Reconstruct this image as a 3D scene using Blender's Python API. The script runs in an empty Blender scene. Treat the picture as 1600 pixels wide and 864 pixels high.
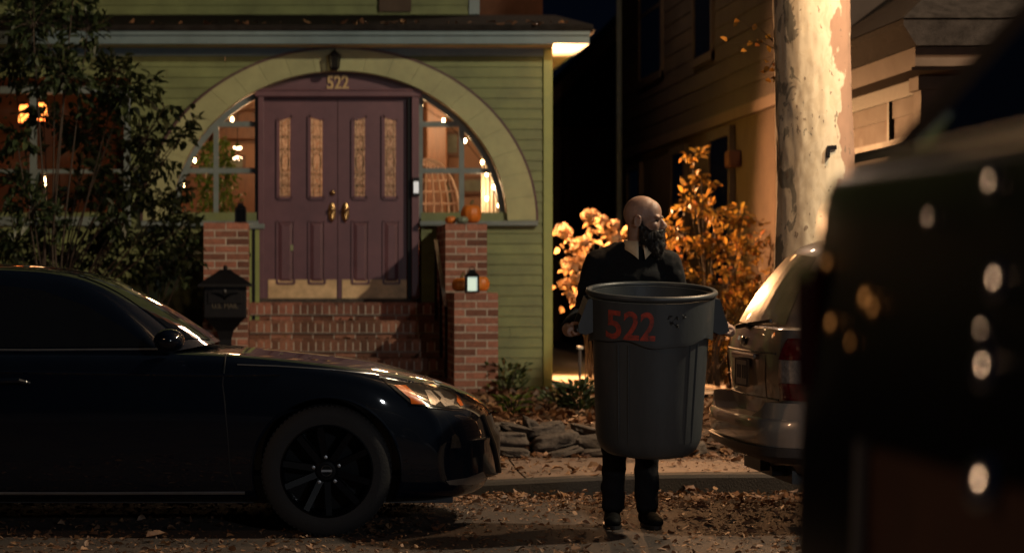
import bpy, bmesh, math, random
from mathutils import Vector, Matrix, noise, Euler
from mathutils.bvhtree import BVHTree
random.seed(522)
SC = bpy.context.scene
COL = SC.collection
PI = math.pi
F = 3375.0          # focal length in photo pixels
VX, VY, H = 430.0, 440.0, 1.336   # vanishing point of the depth direction, eye height


def X(px, D): return (px - VX) * D / F
def Z(py, D): return H - (py - VY) * D / F
def V(px, py, D): return Vector((X(px, D), D, Z(py, D)))


# ------------------------------------------------------------------ mesh builder
class MB:
    def __init__(s): s.v = []; s.f = []; s.m = []

    def add(s, verts, faces, mi=0):
        b = len(s.v)
        s.v += [tuple(p) for p in verts]
        for f in faces:
            s.f.append(tuple(i + b for i in f)); s.m.append(mi)
        return s

    def box(s, x0, x1, y0, y1, z0, z1, mi=0, M=None):
        vs = [(x, y, z) for z in (z0, z1) for y in (y0, y1) for x in (x0, x1)]
        if M is not None: vs = [M @ Vector(p) for p in vs]
        return s.add(vs, [(0, 2, 3, 1), (4, 5, 7, 6), (0, 1, 5, 4), (2, 6, 7, 3), (0, 4, 6, 2), (1, 3, 7, 5)], mi)

    def bar(s, a, b, w, h, mi=0, up=(0, 0, 1)):
        a = Vector(a); b = Vector(b); d = (b - a).normalized(); u = Vector(up)
        if abs(d.dot(u)) > .98: u = Vector((0, 1, 0))
        r = d.cross(u).normalized(); u = r.cross(d)
        vs = []
        for p in (a, b):
            for i, j in ((-1, -1), (1, -1), (1, 1), (-1, 1)):
                vs.append(p + r * (i * w / 2) + u * (j * h / 2))
        return s.add(vs, [(3, 2, 1, 0), (4, 5, 6, 7), (0, 1, 5, 4), (1, 2, 6, 5), (2, 3, 7, 6), (3, 0, 4, 7)], mi)

    def tube(s, pts, rad, n=8, mi=0, caps=True, closed=False):
        pts = [Vector(p) for p in pts]; N = len(pts)
        if not hasattr(rad, '__len__'): rad = [rad] * N
        vs = []; fs = []
        prev = None
        for i, p in enumerate(pts):
            if closed: d = pts[(i + 1) % N] - pts[i - 1]
            else: d = pts[min(i + 1, N - 1)] - pts[max(i - 1, 0)]
            d = d.normalized() if d.length > 1e-9 else Vector((0, 0, 1))
            if prev is None:
                u = Vector((0, 0, 1)) if abs(d.z) < .9 else Vector((1, 0, 0))
            else: u = prev
            r = d.cross(u)
            if r.length < 1e-6: r = d.cross(Vector((0, 1, 0)))
            r.normalize(); u = r.cross(d).normalized(); prev = u
            for k in range(n):
                a = 2 * PI * k / n
                vs.append(p + (r * math.cos(a) + u * math.sin(a)) * rad[i])
        M = N if closed else N - 1
        for i in range(M):
            for k in range(n):
                j = (i + 1) % N
                fs.append((i * n + k, i * n + (k + 1) % n, j * n + (k + 1) % n, j * n + k))
        if caps and not closed:
            fs.append(tuple(range(n - 1, -1, -1))); fs.append(tuple((N - 1) * n + k for k in range(n)))
        return s.add(vs, fs, mi)

    def lathe(s, prof, n=24, M=None, mi=0, a0=0, a1=2 * PI):
        full = abs(a1 - a0 - 2 * PI) < 1e-6
        cnt = n if full else n + 1
        vs = []; fs = []
        for r, z in prof:
            for k in range(cnt):
                a = a0 + (a1 - a0) * k / n
                p = Vector((r * math.cos(a), r * math.sin(a), z))
                vs.append(M @ p if M is not None else p)
        for i in range(len(prof) - 1):
            for k in range(n):
                k2 = (k + 1) % cnt
                fs.append((i * cnt + k, i * cnt + k2, (i + 1) * cnt + k2, (i + 1) * cnt + k))
        return s.add(vs, fs, mi)

    def ell(s, c, r, M=None, nu=16, nv=10, mi=0):
        c = Vector(c); vs = []; fs = []
        if not hasattr(r, '__len__'): r = (r, r, r)
        for j in range(nv + 1):
            t = PI * j / nv
            for k in range(nu):
                a = 2 * PI * k / nu
                p = Vector((r[0] * math.sin(t) * math.cos(a), r[1] * math.sin(t) * math.sin(a), r[2] * math.cos(t)))
                if M is not None: p = M @ p
                vs.append(c + p)
        for j in range(nv):
            for k in range(nu):
                k2 = (k + 1) % nu
                if j == 0: fs.append((0, nu + k, nu + k2))
                elif j == nv - 1: fs.append((j * nu + k, (j + 1) * nu, j * nu + k2))
                else: fs.append((j * nu + k, (j + 1) * nu + k, (j + 1) * nu + k2, j * nu + k2))
        return s.add(vs, fs, mi)

    def prism(s, poly, y0, y1, mi=0, axis='y'):
        n = len(poly)
        def mk(a, b, t):
            return {'y': (a, t, b), 'x': (t, a, b), 'z': (a, b, t)}[axis]
        vs = [mk(a, b, y0) for a, b in poly] + [mk(a, b, y1) for a, b in poly]
        fs = [tuple(range(n)), tuple(range(2 * n - 1, n - 1, -1))]
        for i in range(n):
            j = (i + 1) % n
            fs.append((j, i, i + n, j + n))
        return s.add(vs, fs, mi)

    def strip(s, ringA, ringB, mi=0, closed=False):
        n = len(ringA); vs = list(ringA) + list(ringB)
        fs = [(i, (i + 1) % n, n + (i + 1) % n, n + i) for i in range(n if closed else n - 1)]
        return s.add(vs, fs, mi)

    def leaf(s, p, d, nrm, L, W, fold=.25, mi=0):
        p = Vector(p); d = Vector(d).normalized(); nrm = Vector(nrm)
        r = d.cross(nrm)
        if r.length < 1e-5: r = d.orthogonal()
        r.normalize(); n = r.cross(d)
        a = p; b = p + d * L * .45; c = p + d * L - n * L * fold * .35
        l1 = p + d * L * .3 + r * W * .5 + n * W * fold; r1 = p + d * L * .3 - r * W * .5 + n * W * fold
        l2 = p + d * L * .68 + r * W * .38 + n * W * fold * .5; r2 = p + d * L * .68 - r * W * .38 + n * W * fold * .5
        return s.add([a, l1, l2, c, r2, r1, b], [(0, 6, 1), (1, 6, 2), (2, 6, 3), (0, 5, 6), (5, 4, 6), (4, 3, 6)], mi)

    def build(s, name, mats, parent=None, smooth=False, angle=40, recalc=True, bevel=0, bseg=2, subsurf=0):
        me = bpy.data.meshes.new(name)
        off = Vector((0, 0, 0))
        if parent is not None:
            rt = parent
            while rt.parent: rt = rt.parent
            off = Vector(rt.get('_o', rt.location))
        me.from_pydata([Vector(p) - off for p in s.v], [], s.f)
        if not isinstance(mats, (list, tuple)): mats = [mats]
        for m in mats: me.materials.append(m)
        if len(mats) > 1: me.polygons.foreach_set('material_index', s.m)
        me.update()
        if recalc:
            bm = bmesh.new(); bm.from_mesh(me)
            bmesh.ops.recalc_face_normals(bm, faces=bm.faces); bm.to_mesh(me); bm.free()
        o = bpy.data.objects.new(name, me); COL.objects.link(o)
        if parent is not None: o.parent = parent
        if smooth:
            me.shade_smooth()
            if angle: me.set_sharp_from_angle(angle=math.radians(angle))
        if bevel:
            b = o.modifiers.new('edge', 'BEVEL'); b.width = bevel; b.segments = bseg; b.limit_method = 'ANGLE'
            b.angle_limit = math.radians(35)
        if subsurf:
            b = o.modifiers.new('ss', 'SUBSURF'); b.levels = subsurf; b.render_levels = subsurf
        return o


def tag(o, label=None, cat=None, group=None, kind=None):
    if label: o['label'] = label
    if cat: o['category'] = cat
    if group: o['group'] = group
    if kind: o['kind'] = kind
    return o


def thing(name, label, cat, loc=(0, 0, 0), group=None):
    o = bpy.data.objects.new(name, None); COL.objects.link(o)
    o.location = loc; o.empty_display_size = .2
    return tag(o, label, cat, group)


def baked(o, name=None):
    """apply the modifiers of an object, no operators"""
    dg = bpy.context.evaluated_depsgraph_get(); dg.update()
    me = bpy.data.meshes.new_from_object(o.evaluated_get(dg), preserve_all_data_layers=True, depsgraph=dg)
    o.modifiers.clear(); old = o.data; o.data = me
    if name: me.name = name
    return o


def union(o, voxel=.008, it=4, fac=.5):
    r = o.modifiers.new('r', 'REMESH'); r.mode = 'VOXEL'; r.voxel_size = voxel
    sm = o.modifiers.new('s', 'SMOOTH'); sm.iterations = it; sm.factor = fac
    baked(o); o.data.shade_smooth()
    return o


# ------------------------------------------------------------------ materials
def nodes(name):
    m = bpy.data.materials.new(name); m.use_nodes = True
    nt = m.node_tree; b = nt.nodes['Principled BSDF']
    return m, nt, b


def N(nt, t, **k):
    n = nt.nodes.new(t)
    for a, v in k.items():
        if a in n.inputs.keys(): n.inputs[a].default_value = v
        else: setattr(n, a, v)
    return n


def mixc(nt, fac, a, b, mode='MIX'):
    n = nt.nodes.new('ShaderNodeMix'); n.data_type = 'RGBA'; n.blend_type = mode
    for sock, v in ((n.inputs[0], fac), (n.inputs[6], a), (n.inputs[7], b)):
        if hasattr(v, 'is_output'): nt.links.new(v, sock)
        elif isinstance(v, (int, float)): sock.default_value = v
        else: sock.default_value = (*v[:3], 1)
    return n.outputs[2]


def ramp(nt, src, stops):
    r = nt.nodes.new('ShaderNodeValToRGB'); nt.links.new(src, r.inputs[0])
    e = r.color_ramp.elements
    while len(e) < len(stops): e.new(.5)
    for i, (p, c) in enumerate(stops):
        e[i].position = p
        e[i].color = (*c, 1) if hasattr(c, '__len__') else (c, c, c, 1)
    return r.outputs[0]


def mat(name, col, rough=.6, metal=0, var=.25, scale=8, bump=0, bscale=60, island=0, coat=0, col2=None, stretch=None, spec=.5):
    """base colour with broken-up noise, optional per-piece variation, optional bump"""
    m, nt, b = nodes(name); L = nt.links.new
    tc = N(nt, 'ShaderNodeTexCoord')
    src = tc.outputs['Object']
    if stretch:
        mp = N(nt, 'ShaderNodeMapping'); mp.inputs['Scale'].default_value = stretch; L(src, mp.inputs[0]); src = mp.outputs[0]
    n1 = N(nt, 'ShaderNodeTexNoise', Scale=scale, Detail=6, Roughness=.65); L(src, n1.inputs['Vector'])
    d = [c * (1 - var) for c in col] if col2 is None else col2
    f = ramp(nt, n1.outputs['Fac'], [(.3, 0.), (.7, 1.)])
    c = mixc(nt, f, d, [min(1, c * (1 + var * .6)) for c in col])
    if island:
        g = N(nt, 'ShaderNodeNewGeometry')
        hs = N(nt, 'ShaderNodeHueSaturation'); L(c, hs.inputs['Color'])
        mr = N(nt, 'ShaderNodeMapRange'); L(g.outputs['Random Per Island'], mr.inputs[0])
        mr.inputs[3].default_value = 1 - island; mr.inputs[4].default_value = 1 + island
        L(mr.outputs[0], hs.inputs['Value']); c = hs.outputs[0]
    L(c, b.inputs['Base Color'])
    rr = N(nt, 'ShaderNodeMapRange'); L(n1.outputs['Fac'], rr.inputs[0])
    rr.inputs[3].default_value = max(.02, rough * .82); rr.inputs[4].default_value = min(1, rough * 1.15)
    L(rr.outputs[0], b.inputs['Roughness'])
    b.inputs['Metallic'].default_value = metal
    b.inputs['Specular IOR Level'].default_value = spec
    if coat: b.inputs['Coat Weight'].default_value = coat; b.inputs['Coat Roughness'].default_value = .04
    if bump:
        n2 = N(nt, 'ShaderNodeTexNoise', Scale=bscale, Detail=8, Roughness=.7); L(src, n2.inputs['Vector'])
        bp = N(nt, 'ShaderNodeBump', Strength=bump, Distance=.02); L(n2.outputs['Fac'], bp.inputs['Height'])
        L(bp.outputs[0], b.inputs['Normal'])
    return m


def emit(name, col, s):
    m, nt, b = nodes(name)
    b.inputs['Base Color'].default_value = (*col, 1)
    b.inputs['Emission Color'].default_value = (*col, 1); b.inputs['Emission Strength'].default_value = s
    return m


def leafmat(name, stops, trans=.5, rough=.45):
    m, nt, b = nodes(name); L = nt.links.new
    g = N(nt, 'ShaderNodeNewGeometry')
    c = ramp(nt, g.outputs['Random Per Island'], stops)
    tc = N(nt, 'ShaderNodeTexCoord'); nz = N(nt, 'ShaderNodeTexNoise', Scale=40, Detail=4); L(tc.outputs['Object'], nz.inputs['Vector'])
    c = mixc(nt, ramp(nt, nz.outputs['Fac'], [(.35, .35), (.7, 0.)]), c, (.02, .012, .006))
    L(c, b.inputs['Base Color']); b.inputs['Roughness'].default_value = rough
    t = N(nt, 'ShaderNodeBsdfTranslucent'); L(c, t.inputs[0])
    mx = N(nt, 'ShaderNodeMixShader'); mx.inputs[0].default_value = trans
    L(b.outputs[0], mx.inputs[1]); L(t.outputs[0], mx.inputs[2])
    L(mx.outputs[0], nt.nodes['Material Output'].inputs[0])
    return m


def glassmat(name, tint=(1, 1, 1), gloss=.12, rough=.02, trans_l=0, ripple=0):
    m, nt, b = nodes(name); L = nt.links.new
    nt.nodes.remove(b)
    tr = N(nt, 'ShaderNodeBsdfTransparent'); tr.inputs[0].default_value = (*tint, 1)
    gl = N(nt, 'ShaderNodeBsdfGlossy'); gl.inputs['Roughness'].default_value = rough
    out = tr.outputs[0]
    if trans_l:
        tl = N(nt, 'ShaderNodeBsdfTranslucent'); tl.inputs[0].default_value = (.85, .8, .75, 1)
        mm = N(nt, 'ShaderNodeMixShader'); mm.inputs[0].default_value = trans_l
        if ripple:
            tc = N(nt, 'ShaderNodeTexCoord'); nz = N(nt, 'ShaderNodeTexNoise', Scale=ripple, Detail=3); L(tc.outputs['Object'], nz.inputs['Vector'])
            L(ramp(nt, nz.outputs['Fac'], [(.35, trans_l * .6), (.65, min(1, trans_l * 1.3))]), mm.inputs[0])
        L(out, mm.inputs[1]); L(tl.outputs[0], mm.inputs[2]); out = mm.outputs[0]
    fr = N(nt, 'ShaderNodeFresnel', IOR=1.45)
    ma = N(nt, 'ShaderNodeMath', operation='MULTIPLY_ADD'); L(fr.outputs[0], ma.inputs[0]); ma.inputs[1].default_value = .8; ma.inputs[2].default_value = gloss
    mx = N(nt, 'ShaderNodeMixShader'); L(ma.outputs[0], mx.inputs[0]); L(out, mx.inputs[1]); L(gl.outputs[0], mx.inputs[2])
    L(mx.outputs[0], nt.nodes['Material Output'].inputs[0])
    return m


M = {}
M['green'] = mat('green clapboard paint', (.158, .192, .074), .6, var=.36, scale=2.4, bump=.08, bscale=40, island=.07)
M['trimgreen'] = mat('pale yellow green trim paint', (.33, .34, .172), .5, var=.25, scale=3, island=.02)
M['corner'] = mat('corner board green paint', (.24, .29, .09), .5, var=.15, scale=4)
M['fascia'] = mat('blue grey eave paint', (.125, .19, .215), .5, var=.25, scale=3, bump=.05)
M['darkcar'] = mat('dark car paint', (.002, .0024, .004), .3, var=.1, coat=.16, spec=.06)
M['darkcar'].node_tree.nodes['Principled BSDF'].inputs['Coat Roughness'].default_value = .22
M['soffit'] = mat('cream soffit paint', (.62, .56, .44), .6, var=.12, scale=5)
M['roof'] = mat('dark asphalt shingles', (.024, .021, .02), .95, var=.5, scale=12, bump=.6, bscale=60, spec=.05)
M['frame'] = mat('grey window frame paint', (.16, .20, .20), .5, var=.2, scale=9)
M['plum'] = mat('plum door paint', (.15, .068, .086), .45, var=.18, scale=5, bump=.04)
M['dark'] = mat('black painted metal', (.006, .006, .008), .5, var=.3, spec=.2)
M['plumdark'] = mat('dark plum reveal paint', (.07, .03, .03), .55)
M['brass'] = mat('worn brass', (.62, .40, .18), .32, 1, var=.35, scale=9)
M['kick'] = mat('dull brass kick plate', (.78, .53, .29), .5, .1, var=.3, scale=5, col2=(.48, .31, .16), bump=.08, bscale=18)
M['brick'] = mat('weathered red brick', (.27, .112, .076), .85, var=.35, scale=25, bump=.5, bscale=90, island=.55)
M['brickold'] = mat('worn brown brick', (.25, .115, .075), .9, var=.4, scale=25, bump=.6, bscale=80, island=.5)
M['mortar'] = mat('pale mortar', (.52, .45, .38), .95, var=.3, scale=30, bump=.6, bscale=120)
M['pane'] = glassmat('window glass', (.96, .96, .94), .015)
M['leaded'] = glassmat('rippled leaded glass', (.75, .72, .68), .04, .12, .32, 45)
M['came'] = mat('lead came', (.10, .085, .06), .5, .6)
M['plaster'] = mat('peach room plaster', (.40, .25, .165), .9, var=.2, scale=2)
M['wood'] = mat('brown wood', (.16, .075, .035), .5, var=.4, scale=4, stretch=(6, 6, 1))
M['curtain'] = mat('white curtain cloth', (.72, .62, .5), .9, var=.12)
M['wicker'] = mat('white wicker', (.62, .46, .36), .7)
M['bulb'] = emit('warm bulb glow', (1, .62, .28), 42)
M['shade'] = emit('orange lamp shade glow', (1, .27, .05), 5)
M['whitelamp'] = emit('white lamp glow', (1, .68, .42), 9)
M['candle'] = emit('white lantern glow', (.72, .9, .78), .5)
M['bellglow'] = emit('doorbell panel glow', (.8, .82, .85), .4)
M['pumpkin'] = mat('pumpkin skin', (.62, .17, .02), .45, var=.3, scale=12, bump=.08)
M['gourd'] = mat('grey green gourd skin', (.18, .22, .16), .5, var=.4, scale=20)
M['stem'] = mat('dry stem', (.16, .12, .05), .8)
M['asphalt'] = mat('worn asphalt', (.056, .038, .028), .85, var=.5, scale=2.2, bump=.55, bscale=160, col2=(.027, .022, .020))
M['concrete'] = mat('worn concrete walk', (.175, .118, .086), .85, var=.5, scale=1.6, bump=.35, bscale=90)
M['kerb'] = mat('dirty kerb stone', (.032, .026, .022), .9, var=.5, scale=5, bump=.5, bscale=70)
M['soil'] = mat('leaf mould soil', (.07, .042, .026), .95, var=.6, scale=6, bump=.9, bscale=40)
M['path'] = mat('pale concrete path', (.60, .50, .40), .9, var=.3, scale=4, bump=.3)
M['stone'] = mat('rough field stone', (.080, .064, .053), .85, var=.6, scale=14, bump=1, bscale=22, island=.25)
M['litter'] = leafmat('dead leaves', [(0, (.10, .05, .028)), (.35, (.20, .10, .055)), (.65, (.27, .135, .065)), (.85, (.35, .20, .10)), (1, (.15, .085, .06))], .12, .6)
M['dleaf'] = leafmat('dark green leaves', [(0, (.022, .04, .017)), (.6, (.04, .07, .03)), (1, (.085, .12, .045))], .3)
M['yleaf'] = leafmat('yellowing leaves', [(0, (.09, .07, .02)), (.3, (.22, .12, .03)), (.6, (.47, .24, .04)), (.85, (.36, .25, .05)), (1, (.5, .17, .06))], .55)
M['gleaf'] = leafmat('house plant leaves', [(0, (.06, .13, .02)), (1, (.16, .27, .04))], .4)
M['bed'] = leafmat('bedding leaves', [(0, (.03, .06, .02)), (.5, (.06, .10, .03)), (.8, (.16, .2, .04)), (1, (.2, .12, .05))], .3)
M['petal'] = leafmat('dried flower petals', [(0, (.50, .33, .24)), (.5, (.66, .44, .27)), (1, (.74, .55, .36))], .45, .7)
M['pleaf'] = leafmat('pale autumn leaves', [(0, (.20, .11, .05)), (.5, (.50, .30, .14)), (1, (.62, .42, .22))], .5)
M['twig'] = mat('twig bark', (.06, .045, .035), .9, bump=.4)
M['car'] = mat('black car paint', (.0026, .005, .011), .4, var=.1, coat=1, spec=.04)
M['carglass'] = mat('dark car glass', (.006, .007, .009), .04, var=.1, coat=.6)
M['tyre'] = mat('tyre rubber', (.007, .007, .008), .75, var=.3, bump=.2, bscale=80)
M['rim'] = mat('black alloy wheel', (.003, .0035, .005), .4, 0, var=.2, coat=.12, spec=.1)
M['chrome'] = mat('chrome', (.75, .75, .76), .12, 1, var=.05)
M['fgred'] = mat('unlit red lens', (.03, .002, .002), .15, var=.3, scale=20)
M['darktrim'] = mat('black chrome trim', (.10, .09, .08), .3, .8, var=.2)
M['satin'] = mat('satin silver trim', (.35, .36, .38), .35, .9, var=.1)
M['amber'] = mat('amber reflector', (.50, .10, .008), .25, var=.15, scale=60, coat=.8)
M['lampglass'] = mat('headlamp interior', (.10, .09, .08), .15, .6, var=.4, scale=30, coat=1)
M['reflector'] = mat('headlamp reflector', (.36, .32, .28), .28, .6, var=.2, scale=20)
M['suv'] = mat('champagne silver paint', (.44, .37, .31), .34, .3, var=.12, scale=4, coat=.8)
M['suvglass'] = mat('grey rear glass', (.19, .145, .115), .35, var=.45, scale=3, coat=.7)
M['plastic'] = mat('grey bumper plastic', (.065, .06, .058), .5, var=.25)
M['blackplastic'] = mat('black plastic', (.01, .01, .011), .5)
M['redlens'] = mat('red tail lamp lens', (.24, .012, .012), .12, var=.4, scale=25, coat=1)
M['clearlens'] = mat('clear tail lamp lens', (.62, .50, .43), .15, .3, var=.5, scale=30, coat=1)
M['plate'] = mat('licence plate paint', (.78, .72, .64), .5, 0, var=.25, scale=30)
M['ink'] = mat('plate ink', (.10, .09, .10), .6)
M['can'] = mat('grey bin plastic', (.055, .061, .064), .42, var=.3, scale=4, bump=.12, bscale=14, stretch=(1, 1, .3))
M['red'] = mat('faded red paint', (.42, .045, .022), .7, var=.7, scale=26, col2=(.10, .035, .03))
M['smudge'] = mat('black marker', (.012, .012, .012), .6)
M['skin'] = mat('skin', (.36, .215, .155), .42, var=.22, scale=45, bump=.22, bscale=110)
M['skin'].node_tree.nodes['Principled BSDF'].inputs['Subsurface Weight'].default_value = .1
M['beard'] = mat('dark beard hair', (.012, .008, .006), .6, var=.5, scale=80)
M['knit'] = mat('black knit wool', (.006, .0065, .008), .85, var=.3, bump=.5, bscale=260, spec=.25)
M['knit'].node_tree.nodes['Principled BSDF'].inputs['Sheen Weight'].default_value = .03
M['trouser'] = mat('black trouser cloth', (.006, .006, .008), .9, var=.3, bump=.3, bscale=150, spec=.2)
M['boot'] = mat('black boot leather', (.003, .003, .003), .7, var=.3, spec=.08)
M['collar'] = mat('beige shirt cloth', (.80, .62, .40), .85, var=.12, bump=.2, bscale=180)
M['eye'] = mat('dark eye', (.05, .035, .03), .2)  # dark all over, painting in the shadow of the sockets
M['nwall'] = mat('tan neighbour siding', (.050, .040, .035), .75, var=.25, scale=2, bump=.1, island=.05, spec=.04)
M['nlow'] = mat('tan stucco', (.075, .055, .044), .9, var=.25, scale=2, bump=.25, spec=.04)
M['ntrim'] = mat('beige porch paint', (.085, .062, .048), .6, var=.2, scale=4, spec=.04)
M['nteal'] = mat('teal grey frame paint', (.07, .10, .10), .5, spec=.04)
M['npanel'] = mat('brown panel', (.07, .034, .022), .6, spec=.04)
M['ndark'] = mat('dark window glass', (.006, .007, .01), .08)
M['sand'] = mat('gold lettering', (.50, .33, .15), .4, .5)
# ------------------------------------------------------------------ text
def text_mb(txt, size, bold=0):
    cu = bpy.data.curves.new('t', 'FONT'); cu.body = txt; cu.size = size; cu.align_x = 'CENTER'; cu.offset = bold
    o = bpy.data.objects.new('t', cu); COL.objects.link(o)
    dg = bpy.context.evaluated_depsgraph_get(); dg.update()
    me = bpy.data.meshes.new_from_object(o.evaluated_get(dg))
    bpy.data.objects.remove(o)
    return [v.co.copy() for v in me.vertices], [tuple(p.vertices) for p in me.polygons]


def solid_text(mb, txt, size, origin, right, up, depth, bold=0, mi=0, sx=1.0):
    vs, fs = text_mb(txt, size, bold)
    r = Vector(right); u = Vector(up); n = r.cross(u); o = Vector(origin)
    A = [o + r * v.x * sx + u * v.y + n * depth for v in vs]
    mb.add(A, fs, mi)


# ------------------------------------------------------------------ ground, road, walk
KERB0, KERB1, WALK1 = 13.62, 13.78, 15.0


def sheet(x0, x1, y0, y1, nx, ny, zf):
    mb = MB(); vs = []; fs = []
    for j in range(ny + 1):
        for i in range(nx + 1):
            x = x0 + (x1 - x0) * i / nx; y = y0 + (y1 - y0) * j / ny
            vs.append((x, y, zf(x, y)))
    for j in range(ny):
        for i in range(nx):
            a = j * (nx + 1) + i; fs.append((a, a + 1, a + nx + 2, a + nx + 1))
    return mb.add(vs, fs)


def road_z(x, y):
    return .018 * noise.noise((x * .6, y * .6, 0)) + .006 * noise.noise((x * 4, y * 4, 3)) - .02 * max(0, (y - 12.8))
def kerb_h(x):     # the kerb drops towards the house path
    t = min(1, max(0, (x - .2) / 2.6)); t = t * t * (3 - 2 * t)
    return .035 + .085 * t if x > -2 else .10
def walk_z(x, y):
    base = kerb_h(x) if y < 14.2 else kerb_h(x) + (.12 - kerb_h(x)) * min(1, (y - 14.2) / .7)
    return base + .004 + .006 * noise.noise((x * 1.2, y * 1.2, 1)) + .004 * noise.noise((x * 5, y * 5, 2))
def yard_z(x, y):
    t = min(1, max(0, (y - 15.0) / .45))
    return .12 + .17 * t + .05 * noise.noise((x * .8, y * .8, 7)) + .02 * noise.noise((x * 3, y * 3, 8)) - .05 * max(0, min(1, (y - 19) / 3))


g = MB(); g.add([(-150, -60, -.25), (150, -60, -.25), (150, 260, -.25), (-150, 260, -.25)], [(0, 1, 2, 3)])
tag(g.build('ground', M['soil']), kind='structure')
tag(sheet(-25, 25, -6, KERB0 + .01, 200, 90, road_z).build('road', M['asphalt'], smooth=True, angle=0), kind='structure')
k = MB(); A = []; B = []; C_ = []; D_ = []
for i in range(161):
    x = -25 + 50 * i / 160; h = kerb_h(x)
    A.append((x, KERB0, -.2)); B.append((x, KERB0 + .012, h - .02)); C_.append((x, KERB0 + .035, h)); D_.append((x, KERB1, h + .003))
k.strip(A, B); k.strip(B, C_); k.strip(C_, D_)
tag(k.build('kerb', M['kerb'], smooth=True), kind='structure')
w = MB()
for i in range(-14, 15):         # paving slabs with open joints
    x0 = i * 1.6 + .006; x1 = (i + 1) * 1.6 - .006
    s_ = sheet(x0, x1, KERB1 + .004, WALK1 + .1, 14, 12, walk_z); w.add(s_.v, s_.f)
tag(w.build('sidewalk', M['concrete'], smooth=True, angle=0), kind='structure')
j_ = MB(); j_.add([(-25, KERB1, -.03), (25, KERB1, -.03), (25, 15.2, .0), (-25, 15.2, .0)], [(0, 1, 2, 3)])
tag(j_.build('sidewalk_bed', M['soil']), kind='structure')
tag(sheet(-25, 25, 15.0, 45, 150, 100, yard_z).build('yard', M['soil'], smooth=True, angle=0), kind='structure')
pth = sheet(2.93, 4.3, 19.3, 40, 10, 60, lambda x, y: .335 + .01 * noise.noise((x * 2, y * 2, 4)) - .03 * max(0, min(1, (y - 19) / 3)))
tag(pth.build('garden_path', M['path'], smooth=True, angle=0), kind='structure')

# ------------------------------------------------------------------ the green house
DH = 22.5
def hx(px): return X(px, DH)
def hz(py): return Z(py, DH)
house = thing('house', 'green clapboard house with a wide arched entry and plum double door', 'house', (0, DH, .2))
CX, ZB = hx(530), hz(345)
AO, BO, AI, BI = 2.04, 1.78, 1.745, 1.553
AM, BM_ = 1.92, 1.69
ZF = 1.15                       # porch floor
def ell_x(a, b, z):
    t = (z - ZB) / b
    return a * math.sqrt(max(0, 1 - t * t)) if t < 1 else 0.
WL0, WL1, WLZ0, WLZ1 = -4.3, hx(205), ZB, hz(136)     # the wide left window


def spans(z):
    cut = []
    if z >= ZB - .001 and z < ZB + BM_:
        e = ell_x(AM, BM_, z); cut.append((CX - e, CX + e))
    if z < ZB: cut.append((hx(404) - .02, hx(655) + .02) if z > .9 else (-.02, 1.7))
    if WLZ0 < z < WLZ1: cut.append((WL0, WL1))
    cut.sort(); r = []; a = -6.5
    for c0, c1 in cut:
        r.append((a, c0)); a = c1
    r.append((a, 2.79)); return r


sd = MB(); z = .22
while z < 3.76:
    p = .108; z1 = min(z + p, 3.78)
    s0 = spans(z + .001); s1 = spans(z1 - .001)
    if len(s1) != len(s0): s1 = s0
    pcs = []
    for (a0, b0), (a1, b1) in zip(s0, s1):
        xs_ = max(a0, a1) + random.uniform(.3, 3.4)
        while xs_ < min(b0, b1) - .3:
            pcs.append(((a0, xs_ - .0015), (a1, xs_ - .0015))); a0 = a1 = xs_ + .0015; xs_ += random.uniform(2.2, 3.6)
        pcs.append(((a0, b0), (a1, b1)))
    for (a0, b0), (a1, b1) in pcs:
        yb = DH - .019; yt = DH - .003
        sd.add([(a0, yb, z), (b0, yb, z), (b1, yt, z1), (a1, yt, z1), (a0, DH, z), (b0, DH, z)], [(0, 1, 2, 3), (4, 5, 1, 0)])
    z = z1
sd.build('siding', M['green'], house, recalc=False)
b = MB(); b.box(2.79, 2.885, DH - .04, DH + .06, .2, 3.76); b.build('corner_board', M['corner'], house, bevel=.004)
b = MB(); b.box(2.80, 2.88, DH + .06, 33, .2, 3.9); b.build('side_wall', M['green'], house); b = MB(); b.box(-6.5, -6.4, DH + .1, 33, .2, 3.9); b.build('side_wall', M['green'], house)
b = MB(); b.box(2.2, 2.80, DH - .018, DH + .03, .1, .235); b.build('foundation', M['mortar'], house)
# arch trim of separate voussoir boards
ar = MB(); NS = 22
for i in range(NS):
    a0 = PI * i / NS + .0006; a1 = PI * (i + 1) / NS - .0006
    ring = []
    for q in range(4):
        a = a0 + (a1 - a0) * q / 3
        ring.append(((CX + AI * math.cos(a), ZB + BI * math.sin(a)), (CX + AO * math.cos(a), ZB + BO * math.sin(a))))
    poly = [r[0] for r in ring] + [r[1] for r in ring[::-1]]
    ar.prism(poly, DH - .075, DH + .05)
ar.build('arch_trim', M['trimgreen'], house)
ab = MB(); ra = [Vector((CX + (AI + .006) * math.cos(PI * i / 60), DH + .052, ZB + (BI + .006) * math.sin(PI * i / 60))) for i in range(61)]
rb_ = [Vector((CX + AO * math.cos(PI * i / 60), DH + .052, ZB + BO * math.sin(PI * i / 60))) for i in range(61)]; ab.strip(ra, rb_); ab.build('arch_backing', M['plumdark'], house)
bd = MB()
pts = [(CX + (AO + .012) * math.cos(PI * i / 60), ZB + (BO + .012) * math.sin(PI * i / 60)) for i in range(61)]
for i in range(60):
    (xa, za), (xb, zb) = pts[i], pts[i + 1]
    bd.bar((xa, DH - .045, za), (xb, DH - .045, zb), .03, .05, up=(0, 1, 0))
bd.build('arch_bead', M['plumdark'], house)  # dark bead paints the shadow line round the outer trim
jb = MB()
ra = [Vector((CX + (AI + .01) * math.cos(PI * i / 60), DH + .04, ZB + (BI + .01) * math.sin(PI * i / 60))) for i in range(61)]
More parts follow.
